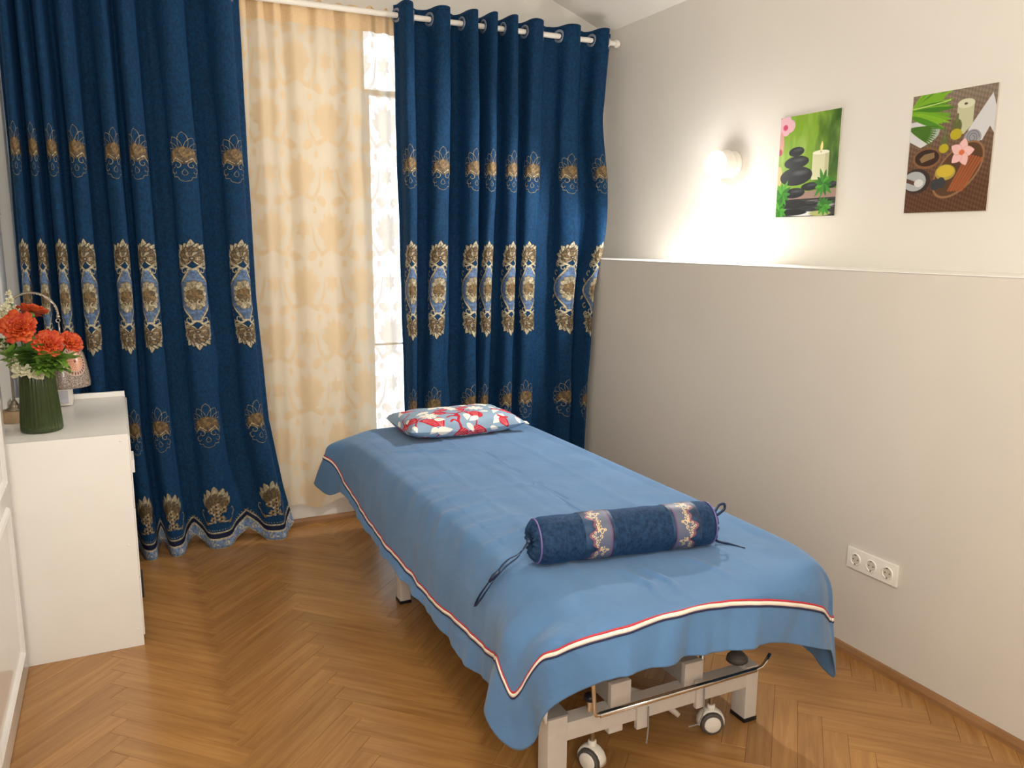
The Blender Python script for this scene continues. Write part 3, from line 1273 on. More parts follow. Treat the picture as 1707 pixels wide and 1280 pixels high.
nt.links.new(m2.outputs[0], out.inputs['Surface'])
M_sheer = m
m, nt, bs, out = new_mat('sheer_header_tape')
nz = noise(nt, 200, 3)
r = ramp(nt, nz.outputs['Fac'], [(0.3, rgb(228, 196, 152)), (0.7, rgb(238, 210, 170))])
dif = nt.nodes.new('ShaderNodeBsdfDiffuse')
trl = nt.nodes.new('ShaderNodeBsdfTranslucent')
nt.links.new(r.outputs['Color'], dif.inputs['Color'])
nt.links.new(r.outputs['Color'], trl.inputs['Color'])
m1 = nt.nodes.new('ShaderNodeMixShader')
m1.inputs[0].default_value = 0.25
nt.links.new(dif.outputs[0], m1.inputs[1])
nt.links.new(trl.outputs[0], m1.inputs[2])
nt.links.new(m1.outputs[0], out.inputs['Surface'])
M_tape = m

NX, NZ = 420, 90
P = np.zeros((NZ, NX, 3))
UV = np.zeros((NZ, NX, 2))
rs = np.random.default_rng(5)
ws = [(rs.uniform(3, 7), rs.uniform(0, 6.28), rs.uniform(0.5, 1)) for _ in range(5)]
for i in range(NZ):
    tz = i / (NZ - 1)
    z = 1.172 + (-1.425 - 1.172) * tz
    for j in range(NX):
        s = j / (NX - 1)
        x = 0.42 + (1.405 - 0.42) * s
        x += 0.025 * tz * s - 0.0
        gather = math.exp(-tz * 9)
        y = 4.325 + 0.012 * math.sin(60 * x + 2 * math.sin(9 * x)) * (0.45 + 0.75 * gather)
        y += (0.026 * math.sin(14 * x + 1.2 * math.sin(5 * x) + 0.5 * z) + 0.015 * math.sin(31 * x + 0.6 * z + 1)) * min(1, 0.25 + tz * 2)
        y += 0.006 * math.sin(90 * x + 3) * gather
        zz = z + 0.012 * math.sin(11 * x + 1) * tz ** 4 + 0.008 * math.sin(33 * x) * tz ** 4
        if tz < 0.02:
            zz += 0.008 * math.sin(70 * x) + 0.004 * math.sin(131 * x)
        P[i, j] = (x, y, zz)
        UV[i, j] = (s * 1.35 / 0.42, (z + 1.5) / 0.56)
t = thing('sheer_curtain', (0.9, 4.32, -1.43), 'cream damask sheer curtain hanging between the two blue curtains', 'curtain')
MB().grid(P[8 * NZ // 200 + 1:], UV[8 * NZ // 200 + 1:]).build('sheer_panel', M_sheer, t, smooth=True)
MB().grid(P[:8 * NZ // 200 + 2] - np.array([0, 0.0015, 0]), UV[:8 * NZ // 200 + 2]).build('header_tape', M_tape, t, smooth=True)
t = tag(MB().tube([(0.40, 4.362, 1.10), (1.42, 4.362, 1.10)], 0.004, 8).build('curtain_wire', M_plwhite), 'thin white wire carrying the sheer behind the rod', 'wire')

# ------------------------------------------------------------ treatment table
ZT = -0.93
T = thing('treatment_table', (1.42, 2.6, FL), 'white steel treatment table on legs and castors under the blue cover', 'massage table')
MB().box(1.045, 1.815, 1.66, 3.80, -1.000, -0.942).build('padded_top', simple('cream_vinyl', rgb(226, 218, 204), 0.5, nscale=80, var=0.02), T, bevel=0.02)
MB().box(1.10, 1.76, 1.75, 3.70, -1.03, -1.002).build('top_frame', M_steelw, T, bevel=0.003)


def leg(x0, x1, y0, y1, ztop):
    l = MB().box(x0, x1, y0, y1, FL + 0.012, ztop).build('leg', M_steelw, T, bevel=0.004)
    MB().box(x0 - 0.002, x1 + 0.002, y0 - 0.002, y1 + 0.002, FL, FL + 0.014).build('rubber_foot', M_black, l, bevel=0.002)


leg(1.030, 1.095, 1.870, 1.930, -1.362)
leg(1.770, 1.820, 1.870, 1.935, -1.372)
leg(1.020, 1.068, 3.205, 3.265, -1.362)
leg(1.770, 1.820, 3.205, 3.265, -1.372)
for y in (1.872, 3.207):
    MB().box(1.09, 1.775, y, y + 0.055, -1.444, -1.386).build('cross_bar', M_steelw, T, bevel=0.004)
# white cap and curved cover strip on the near left post
MB().box(1.027, 1.098, 1.868, 1.933, -1.3615, -1.355).build('post_cap', M_steelg, T, bevel=0.002)
MB().grid(strip0 := np.array([[(1.024, 1.868, -1.372), (1.024, 1.90, -1.372)], [(1.026, 1.872, -1.350), (1.026, 1.905, -1.350)], [(1.036, 1.885, -1.330), (1.036, 1.918, -1.330)],
                   [(1.052, 1.905, -1.312), (1.052, 1.935, -1.312)], [(1.075, 1.930, -1.298), (1.075, 1.955, -1.298)]])).build('post_cover', M_plwhite, T, smooth=True, solid=0.004)
MB().lathe([(0.036, 0), (0.034, 0.014), (0.022, 0.027), (0.0, 0.031)], (1.775, 1.925, -1.374), 22).build('post_cap', M_rubber, T, smooth=True)
for x in (1.255, 1.530):
    MB().box(x, x + 0.068, 1.90, 3.20, -1.385, -1.315).build('side_rail', M_steelg, T, bevel=0.004)
    MB().box(x - 0.002, x + 0.070, 1.885, 1.905, -1.388, -1.312).build('rail_end_cap', M_steelw, T, bevel=0.003)
MB().tube([(1.38, 2.20, -1.40), (1.42, 2.75, -1.06)], 0.030, 16).build('lift_motor', M_steelg, T)
MB().lathe([(0.040, 0), (0.040, 0.06), (0.030, 0.07), (0.030, 0.10)], (1.40, 2.10, -1.40), 20).build('motor_housing', M_steelw, T, bevel=0.002)
for x, sg in ((1.20, 1), (1.63, 1)):
    MB().add([(x, 2.05, -1.33), (x + 0.02, 2.05, -1.33), (x + 0.02, 2.11, -1.33), (x, 2.11, -1.33),
              (x, 3.05, -1.03), (x + 0.02, 3.05, -1.03), (x + 0.02, 3.11, -1.03), (x, 3.11, -1.03)],
             [(0, 3, 2, 1), (4, 5, 6, 7), (0, 1, 5, 4), (1, 2, 6, 5), (2, 3, 7, 6), (3, 0, 4, 7)]).build('lift_arm', M_steelw, T, bevel=0.002)
    MB().add([(x + 0.03, 3.11, -1.33), (x + 0.05, 3.11, -1.33), (x + 0.05, 3.05, -1.33), (x + 0.03, 3.05, -1.33),
              (x + 0.03, 2.11, -1.03), (x + 0.05, 2.11, -1.03), (x + 0.05, 2.05, -1.03), (x + 0.03, 2.05, -1.03)],
             [(0, 1, 2, 3), (4, 7, 6, 5), (0, 4, 5, 1), (1, 5, 6, 2), (2, 6, 7, 3), (3, 7, 4, 0)]).build('lift_arm', M_steelw, T, bevel=0.002)
# chrome hoop at the foot end
hoop = [(1.100, 1.80, -1.01), (1.104, 1.775, -1.10), (1.108, 1.755, -1.22), (1.110, 1.750, -1.288), (1.116, 1.750, -1.298), (1.128, 1.750, -1.300),
        (1.40, 1.750, -1.299), (1.690, 1.750, -1.298), (1.715, 1.750, -1.294), (1.730, 1.752, -1.284), (1.752, 1.756, -1.262)]
MB().tube(hoop, 0.0058, 14).build('chrome_hoop', M_chrome, T, smooth=True)
tag(MB().tube([(1.128, 1.750, -1.300), (1.690, 1.750, -1.298)], 0.0082, 16).build('hoop_sleeve', M_chrome, T, smooth=True), None)
for (x, y, z) in ((1.163, 1.86, -1.340), (1.640, 1.94, -1.335)):
    k = MB().lathe([(0.0, 0.018), (0.012, 0.017), (0.019, 0.010), (0.020, 0.0), (0.012, -0.006)][::-1], (x, y, z + 0.02), 20).build('clamp_knob', M_black, T, smooth=True)
    MB().lathe([(0.010, 0), (0.010, 0.030)], (x, y, z - 0.016), 16).build('knob_stem', M_chrome, k)
MB().box(1.335, 1.375, 1.862, 1.878, -1.47, -1.39).build('hanger_plate', M_steelw, T, bevel=0.002)
MB().box(1.560, 1.590, 1.862, 1.878, -1.46, -1.37).build('hanger_plate', M_steelw, T, bevel=0.002)
MB().box(1.245, 1.295, 1.880, 1.915, -1.470, -1.440).build('hanger_plate', M_steelw, T, bevel=0.003)
MB().tube([(1.372, 1.858, -1.40), (1.374, 1.858, -1.47), (1.368, 1.856, -1.52)], 0.0025, 8).build('lift_cable', M_steelg, T)
MB().tube([(1.585, 1.858, -1.37), (1.586, 1.856, -1.47), (1.570, 1.856, -1.51), (1.54, 1.87, -1.52)], 0.0025, 8).build('lift_cable', M_steelg, T)
MB().tube([(1.40, 2.03, -1.44), (1.50, 1.97, -1.47), (1.54, 1.92, -1.51)], [0.013, 0.014, 0.008], 12).build('foot_pedal', M_steelw, T, smooth=True)


def caster(x, y, yaw):
    r = 0.036
    z = FL + r
    d = Vector((math.cos(yaw), math.sin(yaw), 0))       # axle direction
    cs = MB().tube([(x, y, z + r + 0.002), (x, y, -1.440)], 0.008, 12).build('castor_stem', M_silver, T)
    hd = MB()
    side = Vector((-d.y, d.x, 0))
    pts = []
    for k in range(9):
        a = math.radians(-10 + 200 * k / 8)
        pts.append(Vector((x, y, z)) + side * math.cos(a) * (r + 0.005) + Vector((0, 0, 1)) * math.sin(a) * (r + 0.005))
    hd.tube(pts, 0.017, 12, flat=0.30)
    hd.lathe([(0.013, 0), (0.013, 0.022)], (x, y, z + r + 0.0), 14)
    hd.build('castor_hood', M_plwhite, cs, smooth=True)
    for s in (-1, 1):
        c0 = Vector((x, y, z)) + d * (0.010 * s)
        c1 = Vector((x, y, z)) + d * (0.026 * s)
        MB().lathe([(r - 0.004, 0), (r, 0.003), (r, 0.013), (r - 0.004, 0.016)], c0, 28, axis=d * s).build('wheel', M_rubber, cs, bevel=0.0, smooth=False)
        MB().lathe([(r * 0.76, 0), (r * 0.76, 0.0012), (r * 0.66, 0.0035), (0.0, 0.0045)], c1, 28, axis=d * s).build('wheel_disc', M_plwhite, cs, smooth=True)


caster(1.190, 1.885, math.radians(-155))
caster(1.640, 1.885, math.radians(-112))

# ------------------------------------------------------------ blue cover with ribbon trim
m, nt, bs, out = new_mat('blue_cotton')
n1 = noise(nt, 6, 3)
n2 = noise(nt, 900, 2, mapping=(1, 1, 1))
r = ramp(nt, n1.outputs['Fac'], [(0.3, rgb(79, 115, 154)), (0.7, rgb(87, 124, 164))])
nt.links.new(r.outputs['Color'], bs.inputs['Base Color'])
bs.inputs['Roughness'].default_value = 0.85
bs.inputs['Specular IOR Level'].default_value = 0.2
bs.inputs['Sheen Weight'].default_value = 0.15
n3 = noise(nt, 11, 5, 0.6, mapping=(1.0, 0.45, 1.0))
bump(nt, bs, n3.outputs['Fac'], 0.45, 0.010)
M_blue = m
M_red = simple('ribbon_red', rgb(190, 50, 60), 0.7, nscale=200, var=0.05)
M_cream = simple('ribbon_cream', rgb(236, 224, 206), 0.7, nscale=200, var=0.03)
M_navy = simple('ribbon_navy', rgb(36, 36, 72), 0.7, nscale=200, var=0.05)

# stations round the table: (bend, ribbon, hem), eye-relative metres
ST = [
    # right side, far to near
    ((1.860, 3.30), (1.905, 3.30, -1.150), (1.915, 3.30, -1.290)),
    ((1.862, 2.60), (1.905, 2.60, -1.150), (1.915, 2.60, -1.290)),
    ((1.862, 2.05), (1.905, 2.05, -1.145), (1.915, 2.05, -1.290)),
    ((1.855, 1.80), (1.905, 1.79, -1.140), (1.925, 1.79, -1.290)),
    ((1.825, 1.69), (1.905, 1.67, -1.135), (1.918, 1.655, -1.330)),
    ((1.790, 1.655), (1.872, 1.655, -1.122), (1.868, 1.630, -1.226)),
    ((1.740, 1.645), (1.785, 1.605, -1.055), (1.764, 1.580, -1.163)),
    ((1.600, 1.635), (1.631, 1.578, -0.997), (1.573, 1.560, -1.092)),
    ((1.460, 1.635), (1.480, 1.575, -0.962), (1.450, 1.545, -1.077)),
    ((1.330, 1.635), (1.329, 1.575, -0.944), (1.316, 1.555, -1.066)),
    ((1.215, 1.635), (1.220, 1.572, -0.942), (1.173, 1.545, -1.062)),
    ((1.100, 1.640), (1.083, 1.572, -0.953), (1.070, 1.548, -1.062)),
    ((1.040, 1.650), (0.963, 1.587, -0.968), (0.992, 1.568, -1.079)),
    ((1.020, 1.665), (0.922, 1.625, -1.002), (0.926, 1.616, -1.131)),
    ((1.008, 1.680), (0.895, 1.658, -1.028), (0.902, 1.660, -1.195)),
    ((1.000, 1.700), (0.875, 1.700, -1.094), (0.908, 1.716, -1.284)),
    ((0.992, 1.730), (0.866, 1.758, -1.175), (0.885, 1.758, -1.342)),
    ((0.985, 1.770), (0.858, 1.800, -1.149), (0.845, 1.800, -1.322)),
    ((0.980, 1.830), (0.862, 1.850, -1.122), (0.828, 1.862, -1.275)),
    ((0.978, 1.900), (0.885, 1.915, -1.150), (0.868, 1.930, -1.272)),
    ((0.975, 2.020), (0.910, 2.030, -1.192), (0.905, 2.040, -1.290)),
    ((0.972, 2.200), (0.920, 2.203, -1.209), (0.900, 2.200, -1.305)),
    ((0.970, 2.500), (0.915, 2.500, -1.233), (0.905, 2.500, -1.290)),
    ((0.970, 2.790), (0.922, 2.791, -1.234), (0.895, 2.790, -1.268)),
    ((0.968, 3.098), (0.915, 3.098, -1.221), (0.900, 3.098, -1.262)),
    ((0.966, 3.430), (0.920, 3.440, -1.190), (0.903, 3.440, -1.228)),
    ((0.964, 3.650), (0.915, 3.700, -1.140), (0.900, 3.700, -1.190)),
    ((0.968, 3.760), (0.895, 3.830, -1.075), (0.872, 3.870, -1.245)),
    ((0.990, 3.820), (0.868, 3.915, -1.060), (0.835, 4.010, -1.215)),
    ((1.040, 3.850), (0.960, 3.960, -1.090), (0.950, 3.985, -1.200)),
    ((1.160, 3.862), (1.150, 3.925, -1.090), (1.150, 3.930, -1.200)),
    ((1.420, 3.865), (1.420, 3.915, -1.090), (1.420, 3.920, -1.200)),
    ((1.680, 3.855), (1.690, 3.915, -1.090), (1.690, 3.920, -1.200)),
    ((1.800, 3.815), (1.860, 3.890, -1.110), (1.880, 3.900, -1.230)),
    ((1.848, 3.700), (1.905, 3.730, -1.140), (1.915, 3.740, -1.280)),
]
NS = 560
E_ = catmull([(a[0], a[1]) for a, _, _ in ST], NS, True)
S_ = catmull([s for _, s, _ in ST], NS, True)
H_ = catmull([h for _, _, h in ST], NS, True)


def top_z(x, y):
    z = ZT
    # soft crown of the padding and fold creases
    z += -0.9 * max(0.0, 1.12 - x) ** 2 - 0.25 * max(0.0, x - 1.74) ** 2
    for (x0, y0, x1, y1, w, a) in ((1.13, 1.75, 1.19, 3.60, 0.009, 0.0030), (1.37, 2.10, 1.33, 3.85, 0.008, 0.0034), (1.60, 1.7, 1.63, 3.8, 0.009, 0.0028),
                                   (1.25, 2.75, 1.60, 2.60, 0.012, 0.0022), (1.02, 2.9, 1.30, 3.05, 0.012, 0.003), (1.0, 2.66, 1.26, 2.72, 0.011, 0.004),
                                   (1.0, 2.50, 1.22, 2.60, 0.012, 0.0045), (1.0, 2.36, 1.20, 2.38, 0.011, 0.004), (1.0, 2.20, 1.17, 2.26, 0.012, 0.004),
                                   (1.28, 1.63, 1.24, 1.86, 0.010, 0.005), (1.345, 1.63, 1.30, 1.84, 0.009, 0.005), (1.52, 1.63, 1.46, 1.85, 0.013, 0.003),
                                   (1.70, 2.9, 1.86, 2.8, 0.014, 0.004), (1.66, 2.4, 1.86, 2.3, 0.014, 0.004), (1.05, 3.4, 1.3, 3.3, 0.014, 0.003)):
        dx, dy = x1 - x0, y1 - y0
        L2 = dx * dx + dy * dy
        tt = ((x - x0) * dx + (y - y0) * dy) / L2
        t2 = min(1, max(0, tt))
        d = math.hypot(x - x0 - t2 * dx, y - y0 - t2 * dy)
        fade = max(0.0, min(1.0, min(tt + 0.05, 1.05 - tt) * 6))
        z += 2.2 * a * math.exp(-(d / w) ** 2) * fade
    z += 0.0022 * math.sin(9 * x + 4 * y + 1.5 * math.sin(3 * y)) + 0.0016 * math.sin(23 * y + 7 * x + 2 * math.sin(6 * x)) + 0.0009 * math.sin(41 * x - 13 * y + 3 * math.sin(5 * y))
    # sag on the right side
    return z


rowsP = []
mats = []
NI = 26
IN = np.array([1.42, 0.0])
for i in range(NI):                                      # inner rings of the top
    f = i / (NI - 1)
    f2 = 1 - (1 - f) ** 1.25
    row = []
    for k in range(NS):
        ex, ey = E_[k]
        ax, ay = 1.42, min(max(ey, 2.25), 3.25)
        g = 0.02 + 0.84 * f2
        x, y = ax + (ex - ax) * g, ay + (ey - ay) * g
        row.append((x, y, top_z(x, y)))
    rowsP.append(row)
NB = 44


def drape(k):
    ex, ey = E_[k]
    s, h = S_[k], H_[k]
    a = np.array(rowsP[NI - 1][k])
    e = np.array([ex, ey, ZT - 0.004 - 1.3 * max(0.0, 1.12 - ex) ** 2])
    out = np.array([s[0] - ex, s[1] - ey])
    # control polygon: last inner point, bend, ribbon, hem
    pts = [a, e]
    mid = (e + s) / 2
    mid[:2] = e[:2] + out * 0.80
    mid[2] = e[2] + (s[2] - e[2]) * 0.42
    pts += [mid, s, (s + h) / 2 + np.array([out[0] * 0.02, out[1] * 0.02, 0]), h]
    return catmull(pts, NB)[1:]


D = np.array([drape(k) for k in range(NS)])             # NS x (NB-1) x 3
# gentle vertical folds in the hanging part
ang = np.arange(NS) / NS
dirs = S_[:, :2] - E_
dirs /= (np.linalg.norm(dirs, axis=1)[:, None] + 1e-9)
arc = np.concatenate([[0], np.cumsum(np.linalg.norm(np.diff(S_[:, :2], axis=0), axis=1))])
for q in range(NB - 1):
    tq = max(0, (q / (NB - 2) - 0.25)) / 0.75
    w = 0.008 * tq * (np.sin(arc * 26 + 2 * np.sin(arc * 5)) * 0.6 + np.sin(arc * 49 + 1.3) * 0.35 + np.sin(arc * 90 + np.sin(arc * 12)) * 0.18)
    D[:, q, :2] += dirs * w[:, None]
for k in range(NS):
    # deeper fold pair in the middle of the foot end
    for (xc, amp) in ((1.285, 0.020), (1.335, -0.014)):
        if S_[k][1] < 1.62:
            gw = math.exp(-((S_[k][0] - xc) / 0.020) ** 2)
            for q in range(NB - 1):
                D[k, q, 1] += 1.8 * amp * gw * max(0, q / (NB - 2) - 0.62)


def pucker(y):
    r = (0.5 + 0.5 * math.sin(36 * y + 2.2 * math.sin(7 * y))) ** 3 + 0.7 * (0.5 + 0.5 * math.sin(61 * y + 3 * math.sin(4 * y + 1))) ** 4
    return r * min(1.0, max(0.0, (y - 1.95) / 0.25)) * min(1.0, max(0.0, (3.55 - y) / 0.5))


for k in range(NS):
    if E_[k][0] < 1.0 and 1.9 < E_[k][1] < 3.6:
        pk = pucker(E_[k][1])
        for q in range(NB - 1):
            u = q / (NB - 2)
            g = math.exp(-((u - 0.16) / 0.16) ** 2)
            D[k, q, 2] += 0.0065 * pk * g
            D[k, q, 0] -= 0.0050 * pk * g
        for i in range(NI):
            w = max(0.0, (rowsP[i][k][0] - 1.22) / -0.19)
            if w > 0:
                x, y, z = rowsP[i][k]
                rowsP[i][k] = (x, y, z + 0.0062 * pucker(y + 0.10 * (x - 1.03)) * min(1, w) ** 1.3 * 0.7)
allP = [np.array(r) for r in rowsP] + [D[:, q] for q in range(NB - 1)]
allP = np.array(allP)
cov = thing('table_cover', (1.42, 2.6, -1.3), 'plain blue cotton cover draped over the treatment table', 'bed cover')
mb = MB().grid(allP, closed=True)
mb.f = [f[::-1] for f in mb.f]
# close the middle of the top
cen = len(mb.v)
inner = allP[0]
mb.v.append((1.42, 2.75, ZT))
base = 0
fan = []
for k in range(NS):
    fan.append((k, (k + 1) % NS, cen))
for f in fan:
    mb.f.append(f)
    mb.m.append(0)
    mb.uv.append([(0, 0)] * 3)
mb.build('cover_cloth', M_blue, cov, smooth=True, solid=0.0025)
# ribbon: three bands riding just proud of the cloth, following the ribbon stations
seg = D                                                   # NS x rows
qS = int(round((3 / 5) * (NB - 1))) - 1                   # row at the ribbon station
up = seg[:, qS - 2] - seg[:, qS + 2]
up /= np.linalg.norm(up, axis=1)[:, None]
tang = np.roll(seg[:, qS], -1, axis=0) - np.roll(seg[:, qS], 1, axis=0)
tang /= np.linalg.norm(tang, axis=1)[:, None]
nor = np.cross(up, tang)
for k in range(NS):
    if nor[k][:2] @ dirs[k] < 0 and abs(nor[k][2]) < 0.9:
        nor[k] *= -1
nor = (nor + np.roll(nor, 1, axis=0) + np.roll(nor, -1, axis=0)) / 3
nor /= np.linalg.norm(nor, axis=1)[:, None]


def along(k, off):
    """point on the cloth at signed distance off above the ribbon line"""
    pts = seg[k]
    q = qS
    rem = abs(off)
    st = -1 if off > 0 else 1
    p = pts[q].copy()
    while 0 < q < len(pts) - 1:
        d = pts[q + st] - pts[q]
        L = np.linalg.norm(d)
        if L >= rem:
            return pts[q] + d * rem / L
        rem -= L
        q += st
    return pts[q]


bands = [(0.0115, 0.0058, M_red, 'red_edge'), (0.0058, -0.0052, M_cream, 'cream_centre'), (-0.0052, -0.0105, M_navy, 'navy_edge')]
rib = None
for o0, o1, mm, nm in bands:
    A = np.array([along(k, o0) for k in range(NS)]) + nor * 0.0032
    Bm = np.array([along(k, (o0 + o1) / 2) for k in range(NS)]) + nor * 0.0038
    B = np.array([along(k, o1) for k in range(NS)]) + nor * 0.0032
    bandmb = MB().grid(np.array([A, Bm, B]), closed=True)
    if rib is None:
        rib = bandmb.build('ribbon_trim', mm, cov, smooth=True, solid=0.0012)
        tag(rib, 'red edge of the striped ribbon sewn round the cover')
    else:
        q = bandmb.build(nm, mm, rib, smooth=True, solid=0.0012)

# ------------------------------------------------------------ patterned pillow


def pillow_image():
    W, Hh = 0.66, 0.44
    cv = Canvas(W, Hh, 1500, (0.545, 0.635, 0.715, 1))
    red, pink, cream = (0.72, 0.14, 0.20, 1), (0.88, 0.50, 0.53, 1), (0.93, 0.90, 0.85, 1)

    def fan(cx, cy, ang, L, w):
        L, w = L * 1.12, w * 1.25
        cv.lobe(cx, cy, ang, L, w, red)
        s, c = math.sin(ang), math.cos(ang)
        for k in range(-2, 3):
            o = k * w * 0.165
            cv.stroke([(cx + s * L * 0.22 + c * o * 0.3, cy + c * L * 0.22 - s * o * 0.3), (cx + s * L * 0.55 + c * o * 0.8, cy + c * L * 0.55 - s * o * 0.8),
                       (cx + s * L * 0.90 + c * o * 1.1, cy + c * L * 0.90 - s * o * 1.1)], 0.0028, pink)

    def daisy(cx, cy, r):
        for k in range(8):
            cv.lobe(cx, cy, k * PI / 4 + 0.2, r * 1.15, r * 0.44, cream)

    def bud(cx, cy, ang, L):
        cv.lobe(cx, cy, ang, L * 1.15, L * 0.60, cream)

    def branch(pts, w=0.012):
        if len(pts) > 2:
            pts = catmull(pts, 8 * len(pts))
        cv.stroke(pts, w * 1.15, red, w * 0.8)
    # main branching stem
    branch([(0.335, 0.03), (0.335, 0.10), (0.355, 0.15), (0.345, 0.19), (0.31, 0.22), (0.285, 0.28)], 0.016)
    branch([(0.34, 0.17), (0.39, 0.21), (0.45, 0.235), (0.49, 0.26)], 0.011)
    branch([(0.31, 0.215), (0.29, 0.235)], 0.010)
    branch([(0.345, 0.155), (0.31, 0.165), (0.275, 0.14)], 0.014)
    branch([(0.335, 0.09), (0.31, 0.115), (0.285, 0.10)], 0.014)
    fan(0.31, 0.22, -1.35, 0.085, 0.065)
    fan(0.41, 0.225, 0.1, 0.085, 0.055)
    fan(0.415, 0.22, 2.45, 0.115, 0.060)
    branch([(0.43, 0.06), (0.46, 0.12)], 0.008)
    fan(0.455, 0.10, 0.15, 0.10, 0.050)
    daisy(0.52, 0.285, 0.050)
    daisy(0.185, 0.20, 0.055)
    branch([(0.06, 0.06), (0.08, 0.12), (0.12, 0.165), (0.165, 0.19)], 0.009)
    fan(0.09, 0.13, -0.25, 0.085, 0.060)
    fan(0.10, 0.135, 1.95, 0.110, 0.062)
    fan(0.215, 0.045, 0.05, 0.100, 0.050)
    branch([(0.18, 0.0), (0.22, 0.06)], 0.008)
    fan(0.03, 0.16, -0.1, 0.08, 0.04)
    branch([(0.03, 0.22), (0.06, 0.29), (0.12, 0.34)], 0.008)
    for (x, y, a, L) in ((0.36, 0.27, 0.4, 0.075), (0.41, 0.275, -0.8, 0.07), (0.26, 0.12, -1.4, 0.060), (0.39, 0.10, 0.3, 0.075), (0.40, 0.095, 1.1, 0.07),
                         (0.135, 0.27, 1.2, 0.085), (0.05, 0.20, 0.6, 0.04), (0.28, 0.05, -1.7, 0.09), (0.58, 0.15, 0.7, 0.07), (0.54, 0.06, 1.0, 0.10),
                         (0.05, 0.03, 0.0, 0.05), (0.24, 0.35, 0.8, 0.08), (0.47, 0.36, 0.4, 0.08), (0.61, 0.33, 0.2, 0.08), (0.06, 0.38, 1.0, 0.07), (0.33, 0.33, 1.2, 0.06)):
        bud(x, y, a, L)
    fan(0.25, 0.29, 1.3, 0.095, 0.045)
    fan(0.40, 0.34, 1.7, 0.085, 0.040)
    fan(0.59, 0.215, 1.4, 0.080, 0.050)
    fan(0.63, 0.02, -0.3, 0.075, 0.045)
    fan(0.28, 0.0, 1.2, 0.09, 0.05)
    fan(0.50, 0.01, -1.2, 0.09, 0.05)
    fan(0.36, 0.01, 1.4, 0.07, 0.04)
    fan(0.56, 0.36, -0.4, 0.08, 0.04)
    fan(0.17, 0.37, -1.0, 0.08, 0.045)
    branch([(0.60, 0.12), (0.62, 0.10), (0.65, 0.09)], 0.014)
    for (x, y, a, L) in ((0.13, 0.02, 0.9, 0.06), (0.30, 0.36, -0.5, 0.055), (0.65, 0.26, -0.4, 0.05), (0.50, 0.19, 1.5, 0.055), (0.02, 0.29, 0.3, 0.05), (0.41, 0.02, -0.4, 0.06), (0.57, 0.02, -1.2, 0.05), (0.11, 0.42, 0.2, 0.05)):
        bud(x, y, a, L)
    daisy(0.36, 0.40, 0.045)
    daisy(0.60, 0.42, 0.040)
    for (x, y) in ((0.20, 0.325), (0.215, 0.34), (0.18, 0.335), (0.52, 0.39), (0.55, 0.38)):
        cv.ell(x, y, 0.006, 0.006, red)
    return cv.image('pillow_print')


m, nt, bs, out = new_mat('printed_cotton')
ti = image_nodes(nt, pillow_image(), ext='REPEAT')
nt.links.new(ti.outputs['Color'], bs.inputs['Base Color'])
bs.inputs['Roughness'].default_value = 0.8
bs.inputs['Specular IOR Level'].default_value = 0.2
nn = noise(nt, 18, 4)
bump(nt, bs, nn.outputs['Fac'], 0.25, 0.008)
M_print = m
px, py, pz = 1.458, 3.640, -0.890
pil = thing('pillow', (px, py, -0.925), 'small pillow with red and white floral print on the blue cover', 'pillow')
n = 44
PW_, PH_ = 0.300, 0.178
yaw = math.radians(2.0)
for sgn in (1, -1):
    P = np.zeros((n + 1, n + 1, 3))
    UV = np.zeros((n + 1, n + 1, 2))
    for i in range(n + 1):
        for j in range(n + 1):
            a, c = 2 * j / n - 1, 2 * i / n - 1
            prof = (max(0, 1 - abs(a) ** 3.6) * max(0, 1 - abs(c) ** 3.0)) ** 0.42
            pinch = 1 - 0.07 * (1 - a * a) * abs(c) ** 4 - 0.05
            x = a * PW_ * (1 - 0.06 * (1 - c * c) * abs(a) ** 4)
            y = c * PH_ * (1 - 0.07 * (1 - a * a) * abs(c) ** 4)
            hgt = 0.072 * prof
            wr = 0.004 * math.sin(18 * a + 7 * c) * prof * (1 - prof) * 4
            z = hgt + wr if sgn > 0 else -0.042 * prof
            # corners and far side lift a little
            lift = 0.010 * max(0, -a) * abs(c) + 0.012 * (a * a * c * c)
            X = x * math.cos(yaw) - y * math.sin(yaw)
            Y = x * math.sin(yaw) + y * math.cos(yaw)
            P[i, j] = (px + X, py + Y, pz + z + lift)
    dv = np.linalg.norm(np.diff(P, axis=0), axis=2)
    du = np.linalg.norm(np.diff(P, axis=1), axis=2)
    av = np.vstack([np.zeros((1, n + 1)), np.cumsum(dv, axis=0)]) / 0.44
    au = np.hstack([np.zeros((n + 1, 1)), np.cumsum(du, axis=1)]) / 0.66
    UV[..., 0] = au * 1.22 + 0.02
    UV[..., 1] = av * 1.30 + 0.08 if sgn > 0 else 0.08 - av * 1.30
    mb = MB().grid(P, UV)
    if sgn < 0:
        mb.f = [f[::-1] for f in mb.f]
        mb.uv = [u[::-1] for u in mb.uv]
        low = mb
    else:
        upm = mb
upm.add(low.v, low.f, 0)
upm.uv = upm.uv[:n * n] + low.uv
upm.build('pillow_case', M_print, pil, smooth=True)
MB().add([(1.745, 3.478, -0.880), (1.785, 3.478, -0.890), (1.792, 3.522, -0.886), (1.750, 3.522, -0.876)], [(0, 1, 2, 3)]).build('care_label', M_cream, pil, solid=0.0012)

# ------------------------------------------------------------ velvet bolster


